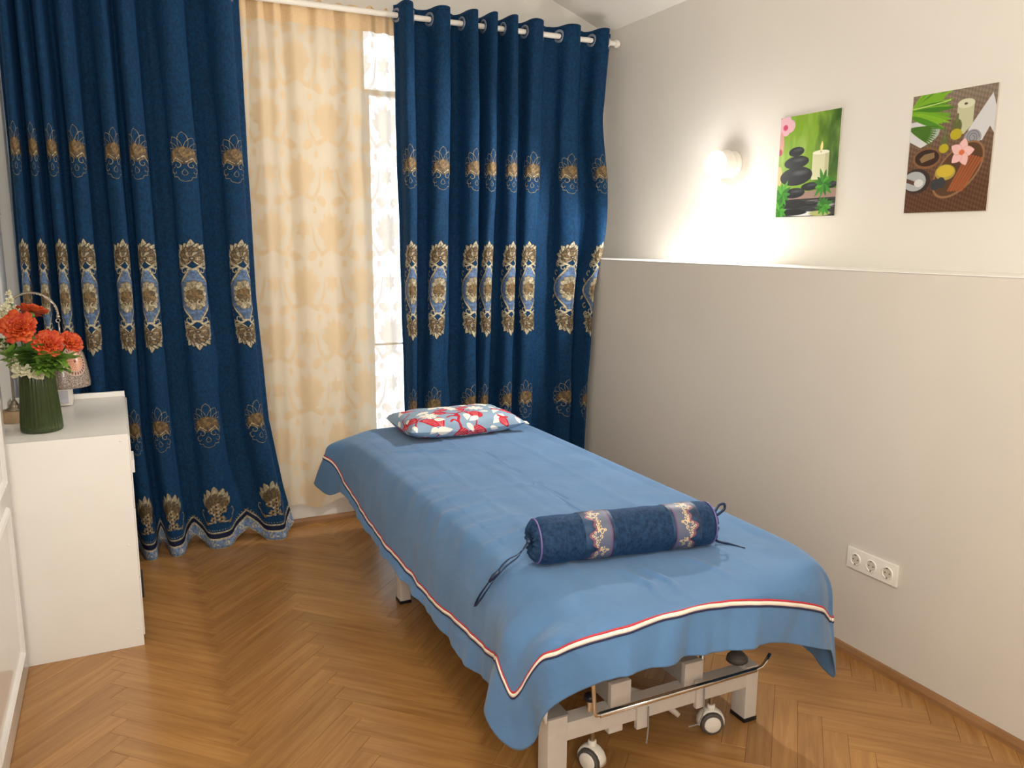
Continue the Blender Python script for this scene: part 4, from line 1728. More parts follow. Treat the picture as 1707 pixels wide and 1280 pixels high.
def lace_image():
    W, Hh = 0.42, 0.10          # round the bolster x along it
    cv = Canvas(W, Hh, 1400)
    base = (0.36, 0.38, 0.46, 1)
    us = np.linspace(0, W, 120)
    edge = lambda x: 0.028 + 0.010 * math.sin(x * 2 * PI / 0.07) + 0.006 * math.sin(x * 2 * PI / 0.028 + 1)
    poly = [(u, 0.088) for u in us] + [(u, edge(u)) for u in us[::-1]]
    cv.poly(poly, base)
    cv.stroke([(u, 0.086) for u in us], 0.005, (0.42, 0.28, 0.42, 1))
    cv.stroke([(u, edge(u)) for u in us], 0.006, (0.50, 0.30, 0.36, 1))
    g = (0.86, 0.74, 0.55, 1)
    r2 = np.random.default_rng(4)
    for u in np.arange(0, W, 0.0075):
        y = edge(u) + 0.010
        cv.stroke(curl(u, y, 0.0050, r2.uniform(0, 6), 0.9, 1, 10), 0.0022, g)
        if r2.random() < 0.8:
            cv.ell(u + 0.002, y + 0.008, 0.0028, 0.002, g)
    for u in np.arange(0.02, W, 0.058):
        for k, (du, dy, rr) in enumerate(((0, 0.030, 0.009), (0.010, 0.020, 0.006), (-0.012, 0.024, 0.006), (0.004, 0.040, 0.005))):
            cv.stroke(curl(u + du, edge(u) + dy, rr, 1.0 + k, 0.95, 1 if k % 2 else -1, 14), 0.0026, g)
    return cv.image('lace_band')


m, nt, bs, out = new_mat('lace_on_velvet')
ti = image_nodes(nt, lace_image())
n1 = noise(nt, 30, 4)
r = ramp(nt, n1.outputs['Fac'], [(0.36, rgb(10, 32, 58)), (0.66, rgb(36, 66, 98))])
c2 = mix_rgb(nt, ti.outputs['Alpha'], r.outputs['Color'], ti.outputs['Color'])
nt.links.new(c2, bs.inputs['Base Color'])
bs.inputs['Roughness'].default_value = 0.55
bump(nt, bs, ti.outputs['Alpha'], 0.3, 0.002)
M_lace = m
M_bolster = velvet_mat('bolster_velvet', None, (10, 32, 58), (36, 66, 98))
M_piping = simple('lilac_piping', rgb(110, 92, 150), 0.5, nscale=100, var=0.05)
M_satin = simple('navy_satin', rgb(30, 48, 76), 0.35, nscale=60, var=0.15)

A0 = Vector((1.045, 1.990, -0.860))
A1 = Vector((1.598, 1.905, -0.860))
ax = (A1 - A0).normalized()
BL = (A1 - A0).length
RB = 0.069
bol = thing('bolster', ((A0.x + A1.x) / 2, (A0.y + A1.y) / 2, -0.929), 'navy velvet bolster with lace bands lying across the bed cover', 'bolster')
sidev = Vector((ax.y, -ax.x, 0)).normalized()         # towards the camera
upv = Vector((0, 0, 1))


def bol_pt(s, phi, r):
    """phi from the underside round by the camera side"""
    return A0 + ax * (s * BL) - upv * math.cos(phi) * r + sidev * math.sin(phi) * r


def rad(s):
    e = min(s, 1 - s)
    base = RB * (1 - 0.10 * max(0, 1 - e / 0.05) ** 2)
    return base * (1 + 0.012 * math.sin(s * 23) + 0.008 * math.sin(s * 51 + 1))


bands_s = [(0.235, 0.405), (0.735, 0.905)]


def bol_section(s0, s1, rows, uvmode=False, lift=0.0):
    P = np.zeros((rows + 1, 65, 3))
    UV = np.zeros((rows + 1, 65, 2))
    for i in range(rows + 1):
        s = s0 + (s1 - s0) * i / rows
        for k in range(65):
            phi = 2 * PI * k / 64
            r = rad(s) * (1 + 0.012 * math.sin(5 * phi + s * 9)) + lift
            p = bol_pt(s, phi, r)
            flat = -0.929
            if p.z < flat:
                p.z = flat + (p.z - flat) * 0.2
            P[i, k] = p
            UV[i, k] = (k / 64, i / rows)
    return P, UV


P, UV = bol_section(0.0, 1.0, 60)
mb = MB().grid(P, UV)
mb.build('bolster_case', M_bolster, bol, smooth=True)
for bi, (s0, s1) in enumerate(bands_s):
    P, UV = bol_section(s0, s1, 12, True, 0.0009)
    if bi == 0:
        UV[..., 1] = UV[..., 1]
    else:
        UV[..., 1] = 1 - UV[..., 1]
    mb = MB().grid(P, UV)
    mb.build('lace_band', M_lace, bol, smooth=True)
for end, c0, dirn in ((0, A0, -1), (1, A1, 1)):
    # gathered end: pleats running to a drawn-in centre
    rows, K = 12, 96
    P = np.zeros((rows + 1, K, 3))
    for i in range(rows + 1):
        f = i / rows
        for k in range(K):
            phi = 2 * PI * k / K
            r = RB * 0.90 * (1 - f) + 0.004
            bulge = 0.020 * math.sin(PI * min(1, f * 1.1)) * dirn - 0.004 * f * dirn
            pl = 0.0035 * math.sin(phi * 15 + 2 * math.sin(phi * 3)) * math.sin(PI * f) ** 0.6
            p = c0 + ax * (bulge + pl) - upv * math.cos(phi) * r + sidev * math.sin(phi) * r
            P[i, k] = p
    mb = MB().grid(P, closed=True)
    e = mb.build('gathered_end', M_bolster, bol, smooth=True)
    pts = [c0 + ax * (dirn * 0.002) - upv * math.cos(2 * PI * k / 48) * RB * 0.925 + sidev * math.sin(2 * PI * k / 48) * RB * 0.925 for k in range(49)]
    MB().tube(pts, 0.0026, 8, caps=False).build('piping', M_piping, bol, smooth=True)
# left ties: knotted, trailing towards the camera
c0 = A0 - ax * 0.020
k1 = MB().ball((c0.x, c0.y, c0.z), 0.009, 12).build('tie_knot', M_satin, bol, smooth=True)
zc = -0.9245
tie1 = catmull([(c0.x, c0.y, c0.z), (c0.x - 0.014, c0.y + 0.006, c0.z - 0.022), (1.000, 2.018, -0.905), (0.975, 2.035, -0.925), (0.942, 2.040, -0.960), (0.922, 2.070, -1.010), (0.912, 2.100, -1.055), (0.908, 2.118, -1.090)], 40)
tie2 = catmull([(c0.x, c0.y, c0.z), (c0.x - 0.018, c0.y - 0.002, c0.z - 0.018), (0.992, 2.000, -0.905), (0.965, 2.010, -0.928), (0.935, 2.024, -0.966), (0.916, 2.048, -1.012), (0.908, 2.080, -1.055), (0.906, 2.112, -1.088)], 40)


def strip(pts, w, upd=(0, 0, 1)):
    pts = [Vector(p) for p in pts]
    rows = []
    for i, p in enumerate(pts):
        d = (pts[min(i + 1, len(pts) - 1)] - pts[max(i - 1, 0)]).normalized()
        s = d.cross(Vector(upd))
        if s.length < 1e-3:
            s = Vector((1, 0, 0))
        s.normalize()
        rows.append([p - s * w / 2, p + s * w / 2])
    return np.array(rows)


for q, tt in enumerate((tie1, tie2)):
    MB().grid(strip(tt, 0.009)).build('tie_string', M_satin, bol, smooth=True, solid=0.0016)
MB().tube([(0.948, 2.030, -0.950), (0.936, 2.040, -0.968), (0.926, 2.052, -0.988)], [0.005, 0.008, 0.004], 10).build('tie_knot', M_satin, bol, smooth=True)
c1 = A1 + ax * 0.020
MB().ball((c1.x, c1.y, c1.z), 0.009, 12).build('tie_knot', M_satin, bol, smooth=True)
loop1 = catmull([(c1.x, c1.y, c1.z), (c1.x + 0.008, c1.y, c1.z + 0.025), (c1.x + 0.025, c1.y, c1.z + 0.050), (c1.x + 0.046, c1.y, c1.z + 0.052), (c1.x + 0.048, c1.y, c1.z + 0.036),
                 (c1.x + 0.026, c1.y, c1.z + 0.022), (c1.x, c1.y, c1.z + 0.012)], 40)
loop2 = catmull([(c1.x, c1.y, c1.z), (c1.x + 0.016, c1.y, c1.z + 0.012), (c1.x + 0.022, c1.y, c1.z - 0.006), (c1.x + 0.006, c1.y, c1.z - 0.022), (c1.x + 0.014, c1.y, c1.z - 0.030),
                 (c1.x + 0.022, c1.y, c1.z - 0.050), (c1.x + 0.016, c1.y - 0.01, zc + 0.004), (c1.x + 0.040, c1.y - 0.04, zc), (c1.x + 0.060, c1.y - 0.09, zc - 0.001)], 50)
MB().grid(strip(loop1, 0.0085, (0.2, 1, 0))).build('tie_bow', M_satin, bol, smooth=True, solid=0.0016)
MB().grid(strip(loop2, 0.0085, (0.2, 1, 0.2))).build('tie_bow', M_satin, bol, smooth=True, solid=0.0016)

# ------------------------------------------------------------ wall lamp
LY, LZ = 3.205, 0.372
m, nt, bs, out = new_mat('lamp_globe_glow')
em = nt.nodes.new('ShaderNodeEmission')
ng = noise(nt, 5)
rg = ramp(nt, ng.outputs['Fac'], [(0, (1, 0.97, 0.92, 1)), (1, (1, 0.98, 0.95, 1))])
nt.links.new(rg.outputs['Color'], em.inputs['Color'])
em.inputs['Strength'].default_value = 70.0
nt.links.new(em.outputs[0], out.inputs['Surface'])
M_glow = m
wl = thing('wall_lamp', (XR, LY, LZ), 'lit round white spot lamp on the wall left of the pictures', 'wall lamp')
MB().lathe([(0.064, 0.0), (0.064, 0.008), (0.058, 0.022), (0.022, 0.036)], (XR - 0.001, LY, LZ), 36, axis=(-1, 0, 0)).build('wall_mount', M_plwhite, wl, smooth=True)
ldir = Vector((-0.96, 0.03, -0.12)).normalized()
c0 = Vector((XR - 0.032, LY, LZ + 0.002))
MB().lathe([(0.024, -0.004), (0.060, 0.002), (0.067, 0.008), (0.067, 0.062), (0.062, 0.064)], c0, 40, axis=ldir).build('lamp_head', M_plwhite, wl, smooth=False, bevel=0.001)
prof = [(0.063 * math.cos(a), 0.064 + 0.062 * math.sin(a)) for a in np.linspace(0, PI / 2, 12)]
MB().lathe(prof, c0, 36, axis=ldir).build('globe', M_glow, wl, smooth=True)
d = bpy.data.lights.new('wall_lamp_light', 'SPOT')
d.energy = 96.0
d.color = (1.0, 0.97, 0.93)
d.spot_size = math.radians(158)
d.spot_blend = 0.35
d.shadow_soft_size = 0.035
o = bpy.data.objects.new('wall_lamp_light', d)
C.objects.link(o)
o.parent = wl
o.location = (c0.x + ldir.x * 0.145 - XR, 0, c0.z + ldir.z * 0.145 - LZ)
o.rotation_euler = Vector((-0.80, 0.10, -0.70)).to_track_quat('-Z', 'Y').to_euler()

# ------------------------------------------------------------ pictures on the right wall


def art_stones():
    W, Hh = 0.342, 0.437
    cv = Canvas(W, Hh, 900, (0.45, 0.62, 0.12, 1))
    a = cv.a
    hh, ww = a.shape[:2]
    Y, X = np.meshgrid(np.linspace(0, 1, hh), np.linspace(0, 1, ww), indexing='ij')
    g = np.array([0.50, 0.66, 0.16])
    dk = np.array([0.22, 0.38, 0.08])
    f = np.clip((X - 0.55) * 2.0 + 0.25 * np.sin(9 * X + 2) * np.sin(5 * Y), 0, 1)[..., None]
    a[..., :3] = g * (1 - f) + dk * f
    r2 = np.random.default_rng(2)
    for _ in range(60):
        x, y = r2.uniform(0, W), r2.uniform(0.18, Hh)
        l = r2.uniform(0.2, 1)
        cv.ell(x, y, r2.uniform(0.006, 0.02), r2.uniform(0.02, 0.06), (0.55 + 0.2 * l, 0.72 + 0.1 * l, 0.30 + 0.25 * l, 0.18), 0, 8)
    for _ in range(25):
        x, y = r2.uniform(W * 0.65, W), r2.uniform(0.15, Hh)
        cv.ell(x, y, r2.uniform(0.01, 0.02), r2.uniform(0.02, 0.06), (0.14, 0.27, 0.06, 0.22), 0, 8)
    # blossom top left
    for (x, y, r) in ((0.03, 0.415, 0.034), (0.058, 0.395, 0.030), (0.012, 0.385, 0.030), (0.035, 0.375, 0.022)):
        cv.ell(x, y, r, r * 0.9, (0.90, 0.72, 0.76, 1), 0.3, 2)
    cv.ell(0.030, 0.392, 0.014, 0.012, (0.80, 0.30, 0.42, 1), 0, 4)
    cv.ell(0.012, 0.33, 0.014, 0.045, (0.86, 0.62, 0.60, 1), 0.1, 3)
    cv.ell(0.006, 0.286, 0.012, 0.014, (0.74, 0.26, 0.42, 1), 0, 2)
    cv.ell(0.008, 0.18, 0.018, 0.045, (0.80, 0.72, 0.50, 1), 0, 2)
    # ground and water
    cv.poly([(0, 0), (W, 0), (W, 0.115), (0, 0.100)], (0.62, 0.50, 0.46, 1))
    cv.poly([(0, 0), (W, 0), (W, 0.078), (0, 0.076)], (0.20, 0.21, 0.22, 1))
    for _ in range(50):
        x, y = r2.uniform(0, W), r2.uniform(0, 0.075)
        g2 = r2.choice([0.08, 0.15, 0.55, 0.8], p=[0.45, 0.3, 0.15, 0.1])
        cv.ell(x, y, r2.uniform(0.015, 0.05), r2.uniform(0.0015, 0.004), (g2, g2, g2, 0.8), 0, 2)
    cv.ell(0.16, 0.012, 0.09, 0.010, (0.85, 0.86, 0.85, 1), 0, 3)
    cv.ell(0.26, 0.012, 0.06, 0.012, (0.66, 0.68, 0.42, 1), 0, 3)
    # candle
    cv.poly([(0.200, 0.155), (0.200, 0.268), (0.292, 0.268), (0.292, 0.155)], (0.84, 0.83, 0.68, 1))
    cv.ell(0.246, 0.268, 0.046, 0.009, (0.93, 0.92, 0.82, 1))
    cv.poly([(0.270, 0.155), (0.270, 0.262), (0.292, 0.262), (0.292, 0.155)], (0.70, 0.70, 0.52, 0.6))
    cv.stroke([(0.246, 0.268), (0.246, 0.276)], 0.003, (0.2, 0.15, 0.1, 1))
    cv.petal(0.247, 0.272, 0.05, 0.042, 0.015, (0.99, 0.90, 0.60, 1))
    # stones
    blk, hi = (0.11, 0.12, 0.13, 1), (0.46, 0.47, 0.48, 1)
    for (x, y, rx, ry) in ((0.105, 0.282, 0.045, 0.020), (0.108, 0.236, 0.072, 0.027), (0.110, 0.176, 0.094, 0.040), (0.195, 0.128, 0.050, 0.017), (0.105, 0.103, 0.062, 0.022),
                           (0.315, 0.130, 0.030, 0.014)):
        cv.ell(x, y, rx, ry, blk, 0.05, 1.5)
        cv.ell(x + rx * 0.25, y + ry * 0.35, rx * 0.45, ry * 0.25, hi[:3] + (0.55,), 0.05, 9)
    cv.ell(0.09, 0.055, 0.09, 0.020, (0.13, 0.14, 0.15, 1), 0, 2)
    cv.ell(0.10, 0.020, 0.085, 0.014, (0.10, 0.11, 0.12, 1), 0, 2)
    # leaves
    for (x, y, al, n2, L) in ((0.03, 0.10, 0.0, 12, 0.075), (0.27, 0.135, 0.2, 12, 0.070), (0.02, 0.03, 0.0, 12, 0.065), (0.28, 0.045, 0.0, 10, 0.055)):
        for k in range(n2):
            an = al + k * 2 * PI / n2
            c = r2.uniform(0, 1)
            cv.petal(x, y, an, L * r2.uniform(0.6, 1), 0.018, (0.14 + 0.18 * c, 0.40 + 0.24 * c, 0.10 + 0.08 * c, 1))
    return cv.image('stones_print')


def art_tray():
    W, Hh = 0.342, 0.425
    cv = Canvas(W, Hh, 900, (0.36, 0.26, 0.17, 1))
    a = cv.a
    hh, ww = a.shape[:2]
    Y, X = np.meshgrid(np.linspace(0, 1, hh), np.linspace(0, 1, ww), indexing='ij')
    f = np.clip(Y * 1.3 - 0.25, 0, 1)[..., None]
    a[..., :3] = np.array([0.34, 0.21, 0.12]) * (1 - f) + np.array([0.50, 0.44, 0.38]) * f
    weave = 0.06 * np.sin(150 * (X * 0.7 + Y * 0.4)) * np.sin(60 * X - 90 * Y)
    a[..., :3] = np.clip(a[..., :3] + weave[..., None], 0, 1)
    r2 = np.random.default_rng(9)
    # rolled towels
    tw, tw2 = (0.80, 0.80, 0.80, 1), (0.58, 0.58, 0.60, 1)
    cv.poly([(0.225, 0.235), (0.245, 0.285), (0.325, 0.395), (0.342, 0.35), (0.342, 0.26), (0.325, 0.285), (0.300, 0.240)], tw)
    cv.ell(0.262, 0.252, 0.034, 0.028, tw2)
    cv.stroke(curl(0.262, 0.252, 0.026, 0, 2.2, 1, 40), 0.003, (0.42, 0.42, 0.46, 1))
    cv.poly([(0.0, 0.33), (0.10, 0.335), (0.115, 0.30), (0.10, 0.255), (0.05, 0.235), (0.0, 0.26)], tw)
    cv.ell(0.090, 0.292, 0.036, 0.034, (0.66, 0.70, 0.68, 1))
    cv.stroke(curl(0.090, 0.292, 0.028, 0, 2.0, 1, 40), 0.003, (0.48, 0.52, 0.50, 1))
    # candle
    cv.poly([(0.190, 0.275), (0.192, 0.365), (0.258, 0.375), (0.258, 0.30), (0.225, 0.268)], (0.74, 0.74, 0.60, 1))
    cv.ell(0.225, 0.372, 0.034, 0.016, (0.82, 0.82, 0.70, 1))
    cv.ell(0.224, 0.371, 0.007, 0.004, (0.35, 0.33, 0.25, 1))
    # palm leaves
    for k in range(34):
        t = k / 33
        c = r2.uniform(0, 1)
        col = (0.22 + 0.30 * c, 0.46 + 0.26 * c, 0.06 + 0.08 * c, 1)
        cv.petal(-0.01, 0.37 - 0.02 * r2.random(), 0.75 + 1.2 * t, 0.20 * r2.uniform(0.75, 1.0), 0.020, col)
    for k in range(9):
        cv.petal(-0.01, 0.31, 1.6 + 0.07 * k, 0.13, 0.010, (0.25, 0.42, 0.08, 1))
    cv.stroke([(0.0, 0.378), (0.10, 0.385), (0.16, 0.392)], 0.004, (0.72, 0.82, 0.45, 1))
    # bottles
    for (x, y, r) in ((0.150, 0.225, 0.020), (0.195, 0.270, 0.024)):
        cv.ell(x, y + r * 1.1, r * 0.85, r * 1.1, (0.36, 0.38, 0.20, 1), 0, 2)
        cv.ell(x, y, r, r * 0.8, (0.70, 0.64, 0.10, 1), 0, 2)
        cv.stroke([(x, y + r * 1.8), (x, y + r * 2.8)], 0.010, (0.40, 0.42, 0.25, 1))
    # bowls
    cv.ell(0.082, 0.195, 0.060, 0.037, (0.50, 0.34, 0.20, 1))
    cv.ell(0.082, 0.197, 0.052, 0.030, (0.20, 0.11, 0.06, 1))
    cv.poly([(0.050, 0.195), (0.060, 0.180), (0.115, 0.195), (0.112, 0.215), (0.070, 0.210)], (0.52, 0.42, 0.28, 1))
    cv.ell(0.045, 0.115, 0.060, 0.045, (0.20, 0.15, 0.12, 1))
    cv.ell(0.036, 0.115, 0.050, 0.036, (0.66, 0.68, 0.68, 1))
    cv.stroke([(0.0, 0.120), (0.045, 0.105)], 0.014, (0.34, 0.24, 0.18, 1))
    cv.ell(0.055, 0.108, 0.020, 0.014, (0.82, 0.82, 0.80, 1))
    # wooden tray with cinnamon, stones and oil
    cv.ell(0.215, 0.145, 0.120, 0.072, (0.55, 0.40, 0.26, 1), 0.75)
    cv.ell(0.215, 0.146, 0.112, 0.065, (0.32, 0.21, 0.12, 1), 0.75)
    for k in range(6):
        o = k * 0.011
        cv.stroke([(0.185 + o, 0.075), (0.250 + o, 0.195 - 0.3 * o)], 0.009, (0.58 + 0.04 * (k % 2), 0.32, 0.16, 1))
    cv.ell(0.165, 0.140, 0.042, 0.028, (0.66, 0.58, 0.24, 1))
    cv.ell(0.165, 0.144, 0.036, 0.021, (0.78, 0.68, 0.20, 1))
    for (x, y) in ((0.125, 0.098), (0.152, 0.104)):
        cv.ell(x, y, 0.017, 0.020, (0.20, 0.21, 0.23, 1), 0.3)
    for k in range(5):
        cv.petal(0.225, 0.205, k * 2 * PI / 5 + 0.2, 0.050, 0.036, (0.90, 0.72, 0.70, 1), (0.001, (0.75, 0.50, 0.50, 1)))
    cv.ell(0.225, 0.205, 0.011, 0.009, (0.82, 0.42, 0.25, 1), 0, 3)
    return cv.image('tray_print')


def picture(y0, y1, z0, z1, im, label, name='picture'):
    m, nt, bs, out = new_mat('printed_canvas')
    ti = image_nodes(nt, im, ext='EXTEND')
    nt.links.new(ti.outputs['Color'], bs.inputs['Base Color'])
    bs.inputs['Roughness'].default_value = 0.5
    n2 = noise(nt, 500, 2)
    bump(nt, bs, n2.outputs['Fac'], 0.15, 0.001)
    edge = simple('canvas_edge', rgb(206, 198, 184), 0.7, nscale=100, var=0.04)
    t = thing(name, (XR - 0.001, (y0 + y1) / 2, z0), label, 'picture')
    x0 = XR - 0.008
    MB().box(x0, XR - 0.001, y0, y1, z0, z1).build('canvas_block', edge, t, bevel=0.002)
    # the viewer sees larger y at the left
    V = [(x0 - 0.0006, y1, z0), (x0 - 0.0006, y0, z0), (x0 - 0.0006, y0, z1), (x0 - 0.0006, y1, z1)]
    MB().add(V, [(0, 1, 2, 3)], 0, [(0, 0), (1, 0), (1, 1), (0, 1)]).build('print', m, t, solid=0.0)
    return t


picture(2.550, 2.892, 0.112, 0.547, art_stones(), 'canvas print of stacked black stones and a candle on green')
picture(1.880, 2.211, 0.113, 0.539, art_tray(), 'canvas print of towels, bowls, oils and a pink flower on brown')

# ------------------------------------------------------------ triple socket
sy0, sy1, sz0, sz1 = 1.868, 2.092, -1.222, -1.141
so = thing('wall_socket', (XH, (sy0 + sy1) / 2, (sz0 + sz1) / 2), 'white triple wall socket on the half-height wall near the floor', 'socket')
MB().box(XH - 0.010, XH - 0.0005, sy0, sy1, sz0, sz1).build('cover_plate', M_plwhite, so, bevel=0.003)
for k in (-1, 0, 1):
    cy, cz = (sy0 + sy1) / 2 + k * 0.0712, (sz0 + sz1) / 2
    s = MB()
    s.torus((XH - 0.011, cy, cz), 0.0215, 0.0028, (1, 0, 0), 32, 8)
    r = s.build('socket_ring', M_plwhite, so, smooth=True)
    w = MB().lathe([(0.0205, 0.0), (0.0205, 0.0006), (0.0, 0.0007)], (XH - 0.0102, cy, cz), 28, axis=(-1, 0, 0)).build('socket_well', simple('socket_well_cream', rgb(206, 196, 180), 0.4, var=0.02), r)
    hmb = MB()
    for dy, dz in ((0.0095, 0.0), (-0.0095, 0.0)):
        hmb.lathe([(0.0028, 0.0), (0.0028, 0.0004)], (XH - 0.0110, cy + dy, cz + dz * 1), 12, axis=(-1, 0, 0))
    for dz in (-0.0195, 0.0195):
        hmb.box(XH - 0.0135, XH - 0.0108, cy - 0.003, cy + 0.003, cz + dz - 0.0025, cz + dz + 0.0025)
    hmb.build('contact', M_rubber, r)

# ------------------------------------------------------------ white cabinet
CX1, CY0, CY1, CZ = 0.0, 3.287, 4.12, -0.72
cab = thing('cabinet', (-0.21, 3.7, FL), 'white side cabinet against the left wall below the flowers', 'cabinet')
MB().box(XL + 0.004, CX1, CY0, CY0 + 0.018, FL, CZ - 0.0).build('side_panel', M_white, cab, bevel=0.0015)
MB().box(XL + 0.004, CX1, CY1 - 0.018, CY1, FL, CZ - 0.0).build('side_panel', M_white, cab, bevel=0.0015)
MB().box(XL + 0.004, CX1, CY0 + 0.0185, CY1 - 0.0185, CZ - 0.018, CZ - 0.0003).build('top_panel', M_white, cab, bevel=0.001)
MB().box(XL + 0.006, XL + 0.012, CY0 + 0.019, CY1 - 0.019, FL, CZ - 0.019).build('rear_panel', M_white, cab)
MB().box(XL + 0.004, CX1 - 0.002, CY1 - 0.018, CY1, CZ + 0.0005, CZ + 0.024).build('raised_lip', M_white, cab, bevel=0.002)
zz = [FL + 0.04, -1.29, -1.01, CZ - 0.006]
for k in range(3):
    f = MB().box(CX1 + 0.0005, CX1 + 0.005, CY0 + 0.002, CY1 - 0.002, zz[k] + 0.003, zz[k + 1] - 0.003).build('drawer', M_white, cab, bevel=0.001)
for (z, mt) in ((-0.86, M_white), (-1.36, M_black)):
    pass
MB().box(CX1 + 0.005, CX1 + 0.014, CY0 + 0.05, CY0 + 0.20, -0.885, -0.835).build('handle', M_white, cab, bevel=0.003)
tag(MB().box(CX1 + 0.005, CX1 + 0.013, CY0 + 0.05, CY0 + 0.20, -1.395, -1.335).build('handle', M_black, cab, bevel=0.003), 'dark pull low on the front')
for (x, z) in ((-0.028, -0.745), (-0.028, -1.155), (-0.020, -1.50)):
    MB().lathe([(0.0045, 0), (0.0045, 0.0012), (0.002, 0.0018)], (x, CY0, z), 14, axis=(0, -1, 0)).build('screw_cap', M_plwhite, cab)

# ------------------------------------------------------------ green ribbed vase with flowers
vx, vy = -0.292, 3.480
m, nt, bs, out = new_mat('green_glass')
nn = noise(nt, 12)
r = ramp(nt, nn.outputs['Fac'], [(0.3, rgb(62, 80, 34)), (0.7, rgb(84, 102, 50))])
nt.links.new(r.outputs['Color'], bs.inputs['Base Color'])
bs.inputs['Roughness'].default_value = 0.16
bs.inputs['Transmission Weight'].default_value = 0.55
bs.inputs['IOR'].default_value = 1.45
M_green = m
vase = thing('vase', (vx, vy, CZ), 'ribbed green glass vase standing on the white cabinet', 'vase')
VH = 0.218
outer = [(0.055, 0.0), (0.068, 0.002), (0.071, 0.010), (0.0705, 0.03), (0.067, 0.09), (0.062, 0.15), (0.0585, VH - 0.004), (0.0575, VH)]
inner = [(0.0545, VH), (0.054, VH - 0.01), (0.058, 0.15), (0.063, 0.09), (0.066, 0.03), (0.063, 0.014), (0.0, 0.012)]
MB().lathe(outer + inner, (vx, vy, CZ + 0.0005), 192, rib=32, ribamp=0.016).build('vase_body', M_green, vase, smooth=True)
MB().lathe([(0.0, 0.016), (0.058, 0.016), (0.052, 0.15), (0.0, 0.151)], (vx, vy, CZ + 0.0005), 32).build('water', simple('vase_water', rgb(70, 96, 60), 0.05, var=0.05), vase, smooth=True)

M_stem = simple('green_stem', rgb(88, 120, 48), 0.5, var=0.15)
M_leaf = simple('fresh_leaf', rgb(122, 162, 66), 0.45, nscale=25, var=0.35)
M_leafd = simple('deep_leaf', rgb(84, 124, 54), 0.5, nscale=25, var=0.3)


def petal_mat(name, a, c):
    m, nt, bs, out = new_mat(name)
    nn = noise(nt, 45, 3, 0.6)
    r = ramp(nt, nn.outputs['Fac'], [(0.30, a), (0.60, tuple((p + q) / 2 for p, q in zip(a, c))), (0.80, c)])
    nt.links.new(r.outputs['Color'], bs.inputs['Base Color'])
    bs.inputs['Roughness'].default_value = 0.6
    bs.inputs['Subsurface Weight'].default_value = 0.0
    return m


M_orange = petal_mat('orange_petal', rgb(176, 28, 14), rgb(240, 118, 42))
M_creamp = petal_mat('cream_petal', rgb(214, 208, 168), rgb(240, 236, 210))
M_pod = simple('flower_centre', rgb(120, 120, 40), 0.6, nscale=60, var=0.3)


def frame_of(d):
    d = Vector(d).normalized()
    a = d.orthogonal().normalized()
    return d, a, d.cross(a)


def blossom(mb, c, d, R, rs, npet=46, flat=0.62):
    """ruffled many-petalled head facing d"""
    d, a, b2 = frame_of(d)
    c = Vector(c)
    for k in range(npet):
        f = (k + 0.5) / npet
        th = k * 2.39996
        el = 0.15 + 1.35 * f                               # from the middle outward
        dirp = d * math.cos(el) + (a * math.cos(th) + b2 * math.sin(th)) * math.sin(el)
        side = dirp.cross(d)
        if side.length < 1e-3:
            side = a.copy()
        side.normalize()
        upp = side.cross(dirp)
        L = R * (0.62 + 0.38 * f) * rs.uniform(0.9, 1.1)
        W = R * (0.26 + 0.40 * f)
        rows = []
        for i in range(4):
            t = i / 3
            r0 = R * 0.12 + L * t * 0.92
            row = []
            for j in range(5):
                s = (j / 4 - 0.5) * 2
                wd = W * (0.30 + 0.70 * math.sin(PI * min(1, t * 0.75 + 0.12))) * 0.5
                curlv = (0.30 * t * t * L) * (1 - 0.35 * s * s)
                ruf = 0.10 * R * math.sin(s * 7 + k) * t
                p = c + dirp * (r0 * (1 if f > 0.3 else 0.9)) + side * (s * wd) + upp * (curlv * 0.6 + ruf * 0.6)
                hgt = (p - c).dot(d)
                p = p - d * hgt * (1 - flat)
                row.append(p)
            rows.append(row)
        mb.grid(np.array([[tuple(q) for q in r] for r in rows]))
    return mb


def flower(name, head, d, R, label, group, seed, petalm, foot=None):
    rs = random.Random(seed)
    foot = foot or (vx + rs.uniform(-0.03, 0.03), vy + rs.uniform(-0.03, 0.03), CZ + 0.03)
    t = thing(name, foot, label, 'flower', group)
    mb = MB()
    blossom(mb, head, d, R, rs)
    mb.build('blossom', petalm, t, smooth=True, solid=0.0008)
    dv = Vector(d).normalized()
    back = Vector(head) - dv * R * 0.25
    MB().ball(tuple(back), R * 0.26, 10, sc=(1, 1, 1)).build('calyx', M_stem, t, smooth=True)
    rim = (vx + (head[0] - vx) * 0.35, vy + (head[1] - vy) * 0.35, CZ + VH + 0.01)
    pts = catmull([foot, ((foot[0] + rim[0]) / 2, (foot[1] + rim[1]) / 2, (foot[2] + rim[2]) / 2), rim, tuple(back - dv * 0.01)], 14)
    MB().tube([tuple(p) for p in pts], 0.0030, 7).build('stem', M_stem, t, smooth=True)
    return t


G1 = 'orange red flowers in the green vase'
flower('ranunculus', (-0.293, 3.52, -0.276), (0.1, 0.30, 0.50), 0.052, 'topmost orange flower in the vase, its green back showing', G1, 1, M_orange)
flower('ranunculus', (-0.328, 3.42, -0.322), (-0.1, -0.8, 0.45), 0.066, 'largest orange red flower, lowest at the left of the vase', G1, 2, M_orange)
flower('ranunculus', (-0.243, 3.40, -0.384), (0.1, -0.8, 0.55), 0.058, 'orange red flower leaning over the middle of the vase', G1, 3, M_orange)
flower('ranunculus', (-0.171, 3.44, -0.386), (0.55, -0.6, 0.50), 0.048, 'rightmost orange red flower of the bunch', G1, 4, M_orange)
flower('ranunculus', (-0.386, 3.55, -0.300), (-0.3, -0.3, 0.7), 0.032, 'small orange flower behind the large one at the far left', G1, 6, M_orange)


